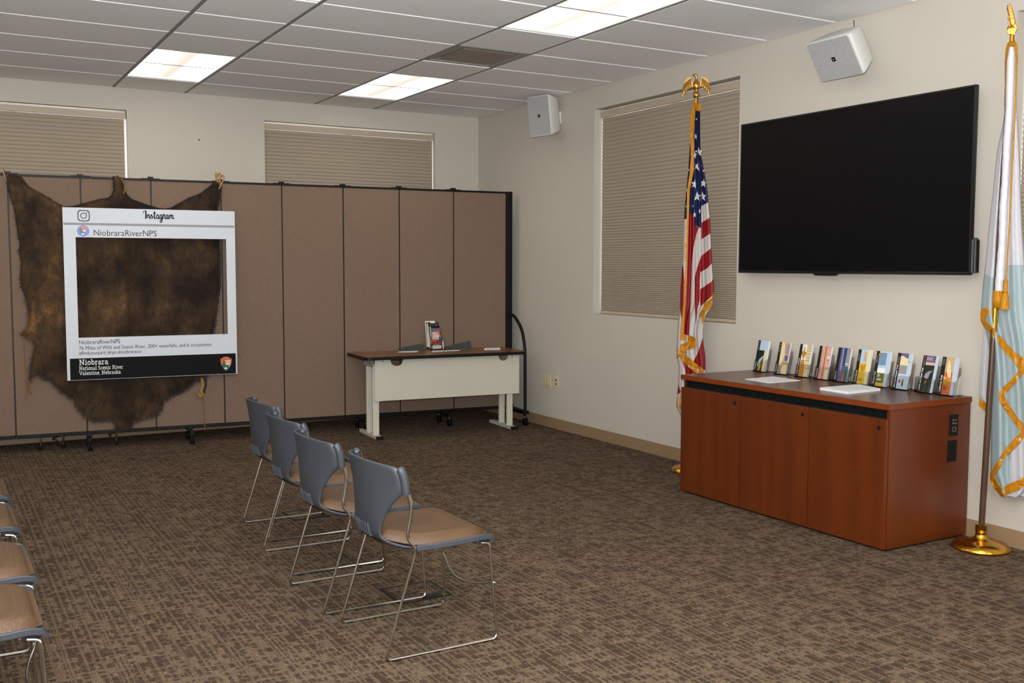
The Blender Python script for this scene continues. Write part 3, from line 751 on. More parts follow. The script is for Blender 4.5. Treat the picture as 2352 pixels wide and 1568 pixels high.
# chrome support tubes showing below the panels
def chrome_leg(u0, v0, u1, v1, arm, y=.1):
    F2 = FP; x0, z0 = F2.pix(u0, v0, y); x1, z1 = F2.pix(u1, v1, y)
    m = MB(); m.tube([(x0, y, z0+.03), (x0, y, .035)], .008, 8)
    if arm: m.tube([(x0, y, .118), (x0-arm, y-.06, .108)], .007, 8); m.lathe([(.006, -.012), (.013, 0), (.006, .012)], 10, T=Matrix.Translation((x0-arm, y-.06, .098)))
    if arm > .06: m.tube([(x0-arm, y-.06, .105), (x0-.01, y-.03, .045)], .005, 6)
    o = m.build('support_tube', 'chrome', t, smooth=True)
    m = MB(); m.lathe([(.012, 0), (.014, .006), (.012, .03), (.005, .034)], 12, T=Matrix.Translation((x0, y, 0))); m.build('tube_foot', 'rubber', o, smooth=True)
chrome_leg(93, 1006, 93, 1034, 0); chrome_leg(145, 1003, 144, 1028, .075); chrome_leg(267, 992, 267, 1020, .055)
# ------------------------------------------------------------------ bison hide hung on the divider
t = thing('bison_hide', 'dark brown furry bison hide hung over the divider behind the white photo frame', 'hide', frame=FP)
hz = [(35, 60), (52, 46), (72, 50), (110, 60), (150, 110), (200, 138), (250, 165), (300, 196), (335, 217), (385, 216), (430, 205), (520, 180), (572, 172), (590, 160), (603, 130), (600, 90), (600, 58), (622, 54), (636, 66), (650, 85), (656, 118), (664, 142), (690, 175), (740, 195), (790, 212),
      (835, 226), (880, 230), (910, 222), (950, 200), (1000, 172), (1060, 150), (1098, 122), (1130, 95), (1150, 88), (1170, 120), (1164, 150), (1160, 180), (1150, 240), (1158, 320), (1160, 395), (1166, 500), (1165, 640), (1150, 720), (1140, 790), (1133, 850), (1122, 900), (1112, 1000), (1104, 1090),
      (1085, 1118), (1040, 1130), (1000, 1165), (960, 1190), (900, 1215), (862, 1242), (852, 1288), (835, 1305), (800, 1322), (750, 1333), (706, 1345), (690, 1380), (655, 1388), (620, 1390), (608, 1352), (570, 1334), (510, 1345), (460, 1325), (420, 1280), (395, 1240), (375, 1222), (320, 1180), (270, 1130), (240, 1118), (210, 1105), (180, 1112), (158, 1130),
      (165, 1060), (178, 1000), (187, 955), (172, 920), (140, 898), (117, 887), (148, 850), (158, 800), (150, 740), (130, 680), (112, 640), (106, 600), (112, 520), (100, 450), (108, 420), (95, 360), (84, 280), (75, 220), (60, 180), (45, 130), (38, 90)]
HS = 2.3067
hp = [FP.pix(x/HS, 380+y/HS, -.02) for x, y in hz]
def inside(poly, X, Z):
    c = np.zeros(X.shape, bool); n = len(poly)
    for i in range(n):
        (x0, z0), (x1, z1) = poly[i], poly[(i+1) % n]
        if z0 == z1: continue
        c ^= ((Z < z0) != (Z < z1)) & (X < (x1-x0)*(Z-z0)/(z1-z0)+x0)
    return c
def edist(poly, X, Z):
    d = np.full(X.shape, 1e9); n = len(poly)
    for i in range(n):
        a = np.array(poly[i]); b = np.array(poly[(i+1) % n]); ab = b-a; L2 = ab@ab+1e-12
        t_ = np.clip(((X-a[0])*ab[0]+(Z-a[1])*ab[1])/L2, 0, 1)
        d = np.minimum(d, np.hypot(X-a[0]-t_*ab[0], Z-a[1]-t_*ab[1]))
    return d
xs = [p[0] for p in hp]; zs = [p[1] for p in hp]; st = .022
rng = np.random.default_rng(3)
# skin: triangulated from grid points inside plus the outline
GX, GZ = np.meshgrid(np.arange(min(xs), max(xs), st), np.arange(min(zs), max(zs), st))
ins = inside(hp, GX, GZ) & (edist(hp, GX, GZ) > st*.6)
from mathutils.geometry import delaunay_2d_cdt
dense = []
for i in range(len(hp)):
    a, b = hp[i], hp[(i+1) % len(hp)]; k = max(1, int(math.dist(a, b)/st))
    dense += [(a[0]+(b[0]-a[0])*j/k, a[1]+(b[1]-a[1])*j/k) for j in range(k)]
pts = [Vector(p) for p in dense]+[Vector((x, z)) for x, z in zip(GX[ins], GZ[ins])]
nd = len(dense)
vo, eo, fo, *_ = delaunay_2d_cdt(pts, [(i, (i+1) % nd) for i in range(nd)], [], 1, 1e-6)
VX = np.array([v[0] for v in vo]); VZ = np.array([v[1] for v in vo]); ED = edist(hp, VX, VZ)
def relief(X, Z, E):
    return -.014-.022*np.minimum(1, E/.07)-.010*np.sin(X*7+Z*2)*np.minimum(1, E/.1)-.006*np.sin(Z*11+X*3)*np.minimum(1, E/.1)
VY = relief(VX, VZ, ED)
m = MB(); m.add(list(zip(VX, VY, VZ)), [tuple(reversed(f)) for f in fo]); n0 = len(VX)
sk = m.build('skin', 'hide', t, smooth=60, solid=.008)
# fur: tapered hairs lying down over the skin, longer round the edge
N = 46000; per = []
def hairs(X, Z, L, sprd, m, w0=.0022):
    E = edist(hp, X, Z); Y = relief(X, Z, E)
    n = len(X); ang = -PI/2+rng.normal(0, sprd, n)
    dx, dz = np.cos(ang)*L, np.sin(ang)*L
    out = -(.005+.012*rng.random(n))
    V = np.empty((n, 4, 3)); px, pz = -np.sin(ang)*w0*.5, np.cos(ang)*w0*.5
    V[:, 0] = np.stack([X-px, Y, Z-pz], 1); V[:, 1] = np.stack([X+px, Y, Z+pz], 1)
    V[:, 2] = np.stack([X+dx*.6+px*.7, Y+out, Z+dz*.6+pz*.7], 1); V[:, 3] = np.stack([X+dx, Y+out*.8, Z+dz], 1)
    b = len(m.v); m.v += [tuple(v) for v in V.reshape(-1, 3)]
    m.f += [f for i in range(n) for f in ((b+4*i, b+4*i+1, b+4*i+2), (b+4*i, b+4*i+2, b+4*i+3))]; m.m += [0]*(2*n)
RX = rng.uniform(min(xs), max(xs), N); RZ = rng.uniform(min(zs), max(zs), N); k = inside(hp, RX, RZ)
RX, RZ = RX[k], RZ[k]
m = MB(); hairs(RX, RZ, rng.uniform(.018, .04, len(RX)), .45, m)
idx = rng.integers(0, nd, 9000); DX = np.array([d[0] for d in dense])[idx]+rng.normal(0, .004, 9000); DZ = np.array([d[1] for d in dense])[idx]+rng.normal(0, .004, 9000)
low = (DZ < 1.25)
hairs(DX, DZ, np.where(low, rng.uniform(.02, .055, 9000), rng.uniform(.008, .022, 9000)), .6, m, .0016)
tag(m.build('fur', 'hide', t), kind='stuff')
# tail tuft, ties and thongs
def zp(x, y, off=-.03): q = FP.pix(x/HS, 380+y/HS, off); return (q[0], off, q[1])
def thong(pts, r, mat='rawhide', name='thong'):
    m = MB(); m.tube(catmull(pts, 4), r, 6); return m.build(name, mat, t, smooth=True)
thong([zp(126, 900), zp(130, 1000), zp(137, 1100), zp(143, 1180), zp(140, 1245)], .0035)
thong([zp(140, 1130), zp(150, 1155), zp(160, 1185), zp(165, 1212)], .008)
thong([zp(1068, 1125), zp(1074, 1160), zp(1066, 1195), zp(1078, 1215)], .010, 'rawhide_pale', 'rawhide_strip')
thong([zp(1076, 1235), zp(1080, 1290), zp(1082, 1350), zp(1087, 1392)], .0045)
thong([zp(1088, 1120), zp(1092, 1150), zp(1086, 1180), zp(1080, 1205)], .008, 'hide', 'hair_lock')
thong([zp(640, 70), zp(656, 95), zp(660, 120), zp(655, 150)], .006)
def loop(c, rx, rz, tilt, name='tie_loop'):
    m = MB(); x, y, z = zp(*c); pts = []
    for k in range(14):
        a = 2*PI*k/14; pts.append((x+rx*math.cos(a)*math.cos(tilt), .018+.036*math.sin(a), z+rz*math.cos(a)*math.sin(tilt)+rz*.5*math.sin(a)))
    m.tube(pts, .0055, 6, closed=True); m.build(name, 'rawhide_pale', t, smooth=True)
loop((1160, 68), .045, .05, 1.1); loop((1175, 78), .03, .06, .7); loop((1152, 72), .03, .05, 1.6); loop((30, 55), .05, .05, 1.9)
thong([zp(1163, 75, -.012), zp(1170, 100, -.02), zp(1160, 125, -.03)], .006, 'rawhide_pale', 'tie_end')
m = MB(); x, y, z = zp(1060, 1220, -.04); m.lathe([(.004, -.02), (.022, -.012), (.028, 0), (.020, .012), (.006, .016)], 9, T=Matrix.Translation((x, y, z)) @ Matrix.Rotation(.6, 4, 'Y'))
m.build('rawhide_knot', 'rawhide_pale', t)
# ------------------------------------------------------------------ photo frame board
BY = -.10
c = [FP.pix(u, v, BY) for u, v in ((143, 477), (541, 484), (543, 857), (155, 875))]
bx0, bx1 = (c[0][0]+c[3][0])/2, (c[1][0]+c[2][0])/2; bz1, bz0 = (c[0][1]+c[1][1])/2, (c[2][1]+c[3][1])/2
BW, BH = bx1-bx0, bz1-bz0
t = thing('photo_frame_board', 'white cut-out photo prop board with a black caption band hung before the hide', 'sign', frame=FP, loc=(bx0, BY, bz0))
def bp(u, v):   # pixel -> board fractions, bilinear inverse
    p00, p10, p11, p01 = [np.array(q, float) for q in ((155, 875), (543, 857), (541, 484), (143, 477))]
    a, b = .5, .5
    for _ in range(12):
        P = p00*(1-a)*(1-b)+p10*a*(1-b)+p11*a*b+p01*(1-a)*b; da = (p10-p00)*(1-b)+(p11-p01)*b; db = (p01-p00)*(1-a)+(p11-p10)*a
        d = np.linalg.solve(np.stack([da, db], 1), np.array([u, v])-P); a += d[0]; b += d[1]
    return a*BW, b*BH
ox0, oz1 = bp(172, 545); ox1, _ = bp(519.5, 547); _, oz0 = bp(178, 776); _, oz0b = bp(520, 765); oz0 = (oz0+oz0b)/2
m = MB(); T_ = .014
for a in ((0, BW, 0, oz0), (0, BW, oz1, BH), (0, ox0, oz0, oz1), (ox1, BW, oz0, oz1)): m.box(a[0], a[1], 0, T_, a[2], a[3])
bd = m.build('board', 'board_white', t)
_, gz1 = bp(340, 514.5); _, gz0 = bp(340, 518.8)
m = MB(); m.box(0.004, BW-.004, -.001, 0, gz0-.001, gz1+.002); m.build('divider_line', 'board_grey', t)
_, kz = bp(155, 826); _, kz2 = bp(541, 808); kz = (kz+kz2)/2
m = MB(); m.box(.022, BW-.012, -.001, 0, .003, kz); m.build('caption_band', 'ink_black', t)
for x in (.3, BW-.3):
    m = MB(); m.box(x-.03, x+.03, T_, -BY+.0, BH-.14, BH-.08); m.build('standoff', 'black_plastic', t)
def btext(body, u0, u1, vb, size_px, bold=0., mat='ink_grey', vb1=None, y=-.0012, name='lettering'):
    x0, z0 = bp(u0, vb); x1, z1 = bp(u1, vb1 if vb1 is not None else vb); sz = size_px*BW/390
    vs, fs = text_mesh(body, sz, bold*sz)
    mx = max(v[0] for v in vs); mn = min(v[0] for v in vs); k = (x1-x0)/(mx-mn)
    m = MB(); m.add([(x0+(v[0]-mn)*k, y, (z0+z1)/2+v[1]) for v in vs], fs); return m.build(name, mat, t)
btext('NiobraraRiverNPS', 212, 354, 541.5, 20.5, -.006, vb1=541.5)
btext('NiobraraRiverNPS', 180, 270, 790.5, 14, 0, vb1=788)
btext('76 Miles of Wild and Scenic River, 200+ waterfalls, and 6 ecosystems', 180, 481, 804, 12.5, 0, vb1=793)
btext('#findyourpark #nps #niobraransr', 180, 319, 815, 12, 0, 'ink_grey', vb1=810)
# stroke lettering: slab serif and script
def stroke(m, pts, w, y, T):
    """flat ribbon along a 2D path"""
    P = [Vector(p) for p in pts]; vs = []
    for i, p in enumerate(P):
        a = P[max(0, i-1)]; b = P[min(len(P)-1, i+1)]; d = (b-a).normalized(); n = Vector((-d.y, d.x))*w/2
        vs += [T(p+n, y), T(p-n, y)]
    m.add(vs, [(2*i, 2*i+1, 2*i+3, 2*i+2) for i in range(len(P)-1)])
def arc(cx, cy, rx, ry, a0, a1, n=8): return [(cx+rx*math.cos(math.radians(a0+(a1-a0)*k/n)), cy+ry*math.sin(math.radians(a0+(a1-a0)*k/n))) for k in range(n+1)]
def sl(x0, x1, y): return [(x0, y), (x1, y)]
BASE = dict(
 N=(.86, [[(.16, 0), (.16, .7)], [(.16, .7), (.66, 0)], [(.66, 0), (.66, .7)], sl(.02, .3, .03), sl(.02, .26, .67), sl(.52, .8, .67)]),
 V=(.8, [[(.12, .7), (.4, 0)], [(.4, 0), (.68, .7)], sl(0, .26, .67), sl(.54, .8, .67)]),
 S=(.64, [arc(.3, .52, .2, .16, 20, 270), arc(.3, .18, .22, .17, 90, -160)]),
 R=(.78, [[(.16, 0), (.16, .7)], [(.16, .67), (.4, .67)]+arc(.4, .52, .17, .15, 90, -90)+[(.16, .37)], [(.36, .37), (.66, .03), (.76, .03)], sl(.02, .32, .03), sl(.02, .3, .67)]),
 i=(.36, [[(.18, 0), (.18, .46)], sl(.03, .33, .03), sl(.04, .2, .45), [(.13, .62), (.23, .62)], [(.13, .66), (.23, .66)]]),
 o=(.56, [arc(.27, .24, .19, .22, 0, 360, 14)]),
 b=(.6, [[(.13, 0), (.13, .7)], arc(.3, .24, .18, .22, 150, -150, 12), sl(.0, .15, .68)]),
 r=(.46, [[(.14, 0), (.14, .46)], arc(.3, .3, .16, .15, 160, 50, 6), sl(.0, .3, .03), sl(.01, .15, .45)]),
 a=(.56, [arc(.23, .15, .15, .13, 90, 400, 10), arc(.24, .32, .15, .13, 150, 0, 6)+[(.39, .03), (.54, .03)]]),
 t=(.4, [[(.17, .62), (.17, .1)]+arc(.26, .1, .09, .08, 180, 320, 4), sl(.03, .35, .45)]),
 n=(.64, [[(.14, 0), (.14, .46)], arc(.31, .28, .17, .17, 160, 0, 7)+[(.48, 0)], sl(.0, .27, .03), sl(.36, .62, .03), sl(.01, .15, .45)]),
 l=(.34, [[(.17, 0), (.17, .7)], sl(.02, .32, .03), sl(.02, .18, .68)]),
 c=(.5, [arc(.27, .24, .19, .22, 40, 320, 12)]),
 e=(.54, [[(.1, .25), (.44, .25)]+arc(.27, .24, .18, .22, 5, 320, 12)]),
 v=(.54, [[(.08, .46), (.27, 0)], [(.27, 0), (.46, .46)], sl(0, .18, .44), sl(.36, .54, .44)]),
 s=(.46, [arc(.22, .34, .14, .11, 20, 270, 7), arc(.22, .12, .15, .11, 90, -160, 7)]),
 k=(.6, [[(.14, 0), (.14, .7)], [(.14, .18), (.44, .46)], [(.26, .26), (.5, .03)], sl(0, .27, .03), sl(0, .15, .68), sl(.4, .6, .03), sl(.34, .54, .45)]))
BASE[','] = (.26, [[(.12, .06), (.13, -.02), (.07, -.12)]]); BASE[' '] = (.3, [])
def slab(body, u0, u1, vb, size_px, w=.11, mat='ink_white', tgt=None, y=-.0014):
    x0, z0 = bp(u0, vb); x1, _ = bp(u1, vb); adv = sum(BASE[ch][0] for ch in body); k = (x1-x0)/adv; sz = size_px*BW/390
    m = MB(); cx = 0
    for ch in body:
        for s_ in BASE[ch][1]: stroke(m, s_, w, y, lambda p, yy, cx=cx: (x0+(cx+p[0])*k, yy, z0+p[1]*sz))
        cx += BASE[ch][0]
    m.build('lettering', mat, tgt or t)
slab('Niobrara', 180, 244, 838.5, 17.5, .125); slab('National Scenic River', 180, 276.5, 850.5, 12.5, .115); slab('Valentine, Nebraska', 180, 271.5, 862, 12.5, .115)
# script wordmark
ix, iz = bp(324, 501); K = 9.6*BW/390    # unit = lower-case height
m = MB()
def ss(pts, w=.17, n=5): stroke(m, [(p.x, p.y) for p in catmull([(a, b, 0) for a, b in pts], n)], w*1.3, -.0014, lambda p, yy: (ix+p[0]*K*.95, yy, iz+p[1]*K))
ss([(.05, 1.25), (.0, 1.6), (.35, 1.85), (.62, 1.9)], .11); ss([(.62, 1.9), (.60, 1.0), (.55, .3), (.5, .02), (.38, -.02)], .24)
ss([(.95, .95), (.93, .05)], .2); ss([(.95, .6), (1.2, .95), (1.4, .8), (1.38, .25), (1.5, .02), (1.68, .2)], .18)
ss([(1.68, .2), (1.95, .95), (2.05, .7), (2.2, .3), (2.05, .0), (1.82, .08)], .17)
ss([(2.2, .15), (2.55, .6)], .1); ss([(2.75, 1.75), (2.68, .6), (2.7, .1), (2.85, 0), (3.0, .2)], .21); ss([(2.4, 1.3), (2.75, 1.38), (3.1, 1.3)], .13)
ss([(3.72, .8), (3.5, .98), (3.22, .7), (3.25, .15), (3.45, .0), (3.66, .3), (3.74, .95)], .17); ss([(3.72, .95), (3.72, .15), (3.85, 0), (4.0, .18)], .18)
ss([(4.62, .8), (4.4, .98), (4.12, .7), (4.15, .15), (4.35, .0), (4.56, .3), (4.64, .95)], .17); ss([(4.64, .95), (4.62, .1), (4.55, -.7), (4.3, -.95), (4.1, -.7), (4.35, -.3), (4.85, .1)], .17)
ss([(4.85, .1), (5.0, 1.0), (5.12, 1.12), (5.2, .9), (5.3, .92), (5.28, .15), (5.42, .0), (5.55, .15)], .17)
ss([(6.1, .8), (5.9, .98), (5.65, .7), (5.66, .15), (5.85, .0), (6.04, .3), (6.12, .95)], .17); ss([(6.12, .95), (6.1, .15), (6.22, 0), (6.36, .15)], .18)
ss([(6.5, .95), (6.48, .02)], .2); ss([(6.5, .6), (6.75, .95), (6.92, .8), (6.9, .02)], .18); ss([(6.92, .6), (7.15, .95), (7.33, .8), (7.3, .2), (7.42, .0), (7.7, .2)], .18)
m.build('lettering', 'ink_black', t)
# outline camera glyph
cx_, cz_ = bp(189.5, 496); r = 13*BW/390; m = MB()
pts = rrect(-r, r, -r, r, r*.5, 5); n_ = len(pts); k_ = .86
m.add([(cx_+a, -.0012, cz_+b) for a, b in pts]+[(cx_+a*k_, -.0012, cz_+b*k_) for a, b in pts], [(i, (i+1) % n_, n_+(i+1) % n_, n_+i) for i in range(n_)])
q = [(math.cos(2*PI*i/24), math.sin(2*PI*i/24)) for i in range(24)]
m.add([(cx_+a*r*.54, -.0012, cz_+b*r*.54) for a, b in q]+[(cx_+a*r*.42, -.0012, cz_+b*r*.42) for a, b in q], [(i, (i+1) % 24, 24+(i+1) % 24, 24+i) for i in range(24)])
m.add([(cx_+r*.55+a*r*.09, -.0012, cz_+r*.55+b*r*.09) for a, b in q], [tuple(range(24))]); m.build('camera_glyph', 'ink_grey', t)
def flat(par, polys, y0=-.0012, tr=None):
    for i, (mt, pl) in enumerate(polys):
        m = MB(); pl = [tr(p) for p in pl] if tr else pl
        tris = tessellate_polygon([[Vector((p[0], p[1], 0)) for p in pl]])
        m.add([(p[0], y0-.0003*i, p[1]) for p in pl], [tuple(q) for q in tris]); m.build('emblem', mt, par)
def circ(cx, cy, rx, ry=None, n=20): ry = ry or rx; return [(cx+rx*math.cos(2*PI*i/n), cy+ry*math.sin(2*PI*i/n)) for i in range(n)]
ax_, az_ = bp(188.5, 530.5); r = 13.2*BW/390
AH = [(-.55, .95), (0, 1.08), (.55, .95), (.78, .72), (.86, .2), (.62, -.35), (.2, -.85), (0, -1.05), (-.25, -.8), (-.66, -.3), (-.86, .2), (-.78, .72)]
flat(t, [('p_blue', circ(0, 0, 1)), ('p_rust', [(-.62, .45), (-.3, .85), (.4, .88), (.7, .5), (.66, .1), (.1, 0), (-.55, .1)]), ('p_dkgreen', [(-.66, .35), (-.3, .55), (-.2, .05), (.25, -.3), (.1, -.75), (-.2, -.7), (-.6, -.1)]),
         ('p_white', [(-.1, -.05), (.2, .22), (.32, .05), (.5, .0), (.3, -.15)]), ('p_white', circ(-.05, -.55, .22, .13, 10))], tr=lambda p: (ax_+p[0]*r, az_+p[1]*r))
ex_, ez_ = bp(515.5, 834.5); er = 18*BW/390
flat(t, [('p_orange', [(-.74, .76), (-.48, .78), (-.4, .95), (0, 1.02), (.4, .95), (.48, .76), (.76, .74), (.78, .2), (.6, -.3), (.3, -.75), (0, -1.02), (-.3, -.75), (-.62, -.2), (-.72, .2)]),
         ('p_green', [(-.66, -.15), (-.42, -.05), (-.36, .35), (-.28, .55), (-.2, .3), (-.14, -.05), (.3, -.18), (.62, -.25), (.36, -.68), (0, -1.02), (-.34, -.68)]),
         ('p_white', [(-.12, .5), (.66, .5), (.66, .42), (-.12, .42)]), ('p_white', [(-.02, .34), (.56, .34), (.56, .26), (-.02, .26)]), ('p_white', [(-.1, .18), (.6, .18), (.6, .1), (-.1, .1)]),
         ('p_white', [(-.08, -.12), (.14, .04), (.28, .1), (.42, .0), (.62, -.14)]), ('p_white', circ(-.05, -.6, .2, .12, 10)), ('p_white', circ(.42, -.34, .12, .05, 8))], tr=lambda p: (ex_+p[0]*er, ez_+p[1]*er*1.0))
# ------------------------------------------------------------------ training table
TD = math.atan(-.07); cxd, cyd = -1.0, -1.09
FD = Frame(cxd, cyd, TD)
t = thing('training_table', 'white-legged training table with brown top standing in front of the divider', 'table', frame=FD)
ZT_ = .735; x0, x1 = -.80, .78; y0, y1 = -.305, .285
m = MB(); m.prism(rrect(x0, x1, y0, y1, .05, 5), ZT_-.028, ZT_-.0005, 'z'); m.build('edge_band', 'black_plastic', t, bev=.004)
m = MB(); m.prism(rrect(x0+.004, x1-.004, y0+.004, y1-.004, .046, 5), ZT_-.006, ZT_, 'z'); m.build('tabletop', 'desk_top', t)
px0, px1 = -.685, .735; pz0, pz1 = .335, ZT_-.034; py = -.20
def half(cx, r): return [(cx+r*math.cos(PI+PI*k/10), pz1-.012+r*.85*math.sin(PI+PI*k/10)) for k in range(11)]
h1 = half(px0+.205, .058); h2 = half(px1-.165, .05)
outl = [(px0, pz0), (px1, pz0), (px1, pz1), (h2[-1][0], pz1)]+list(reversed(h2))+[(h2[0][0], pz1), (h1[-1][0], pz1)]+list(reversed(h1))+[(h1[0][0], pz1), (px0, pz1)]
m = MB(); m.prism(outl, py-.001, py+.001); m.box(px0, px1, py-.0015, py+.03, pz1, pz1+.003); m.box(px0, px0+.07, py-.004, py-.001, pz0-.004, pz1); m.box(px1-.07, px1, py-.004, py-.001, pz0-.004, pz1)
m.box(px0, px1, py-.001, py+.018, pz0-.002, pz0); mp = m.build('modesty_panel', 'desk_white', t)
m = MB()
for x in (px0+.075, px1-.075): m.lathe([(.005, 0), (.005, .002)], 8, T=Matrix.Translation((x, py-.0045, pz1-.018)) @ Matrix.Rotation(PI/2, 4, 'X'))
m.build('screw', 'rubber', mp)
for s, lx in ((-1, -.665), (1, .655)):
    m = MB(); m.box(lx-.03, lx+.03, -.255, .235, .0, .028); m.build('foot_bar', 'desk_white', t, bev=.002)
    m = MB(); m.box(lx-.031, lx+.031, -.285, -.250, 0, .03); m.build('end_cap', 'black_plastic', t, bev=.003)
    m = MB(); m.box(lx-.031, lx+.031, .232, .26, 0, .03); m.build('end_cap', 'black_plastic', t, bev=.003)
    for yy in (-.155, .015):
        m = MB(); m.box(lx-.029, lx+.029, yy-.014, yy+.014, .028, ZT_-.075); m.build('leg', 'desk_white', t, bev=.003)
    m = MB(); m.prism([(-.20, ZT_-.03), (.10, ZT_-.03), (.06, ZT_-.10), (-.20, ZT_-.10)], lx-.034, lx-.031, 'x'); m.box(lx-.034, lx+.034, -.27, .22, ZT_-.036, ZT_-.028); m.prism([(-.20, ZT_-.03), (.10, ZT_-.03), (.06, ZT_-.10), (-.20, ZT_-.10)], lx+.031, lx+.034, 'x'); m.build('bracket', 'grey_beige', t)
    m = MB(); m.box(lx-.05, lx-.03, .0, .03, ZT_-.034, ZT_-.028); m.build('latch', 'rubber', t)
# ------------------------------------------------------------------ printed leaflets and clear holders
def leaflet_stack(name, label, group, frame, loc, w, h, th, lean, cover, rz=0, cat='brochure'):
    """upright stack leaning back; local origin at its bottom-left front corner; cover: list of (material, polygon in 0..1)"""
    t = thing(name, label, cat, frame=frame, loc=loc, rz=rz, group=group)
    R = Matrix.Rotation(-lean, 4, 'X')
    m = MB(); m.box(0, w, 0, th, 0, h, T=R); m.build('pages', 'paper', t)
    for i, (mt, pl) in enumerate(cover):
        if mt[0] == 'T':
            body, mat, cx, cz, size, wd = pl
            vs, fs = text_mesh(body, size*w, 0.02*size*w)
            mn = min(v[0] for v in vs); mx = max(v[0] for v in vs); k = wd*h/(mx-mn) if wd else 1
            m = MB(); m.add([R @ Vector((cx*w-v[1], -.0006-.0002*i, cz*h+(v[0]-mn)*k)) for v in vs], fs); m.build('lettering', mat, t); continue
        if mt[0] == 'H':
            body, mat, cx, cz, size, wd = pl
            vs, fs = text_mesh(body, size*w, 0.02*size*w)
            mn = min(v[0] for v in vs); mx = max(v[0] for v in vs); k = wd*w/(mx-mn)
            m = MB(); m.add([R @ Vector((cx*w+(v[0]-mn)*k, -.0006-.0002*i, cz*h+v[1])) for v in vs], fs); m.build('lettering', mat, t); continue
        m = MB(); tris = tessellate_polygon([[Vector((p[0], p[1], 0)) for p in pl]])
        m.add([R @ Vector((p[0]*w, -.0004-.0002*i, p[1]*h)) for p in pl], [tuple(q) for q in tris]); m.build('print', mt, t)
    return t
def rc(x0, x1, y0, y1): return [(x0, y0), (x1, y0), (x1, y1), (x0, y1)]
def vt(body, mat, x, z, size, wd): return ('T', (body, mat, x, z, size, wd))
BAND = ('p_black', rc(0, .23, 0, 1))
def small_lines(x, z0, z1, n=3): return [('p_grey', rc(x+.045*k, x+.045*k+.014, z0, z1)) for k in range(n)]
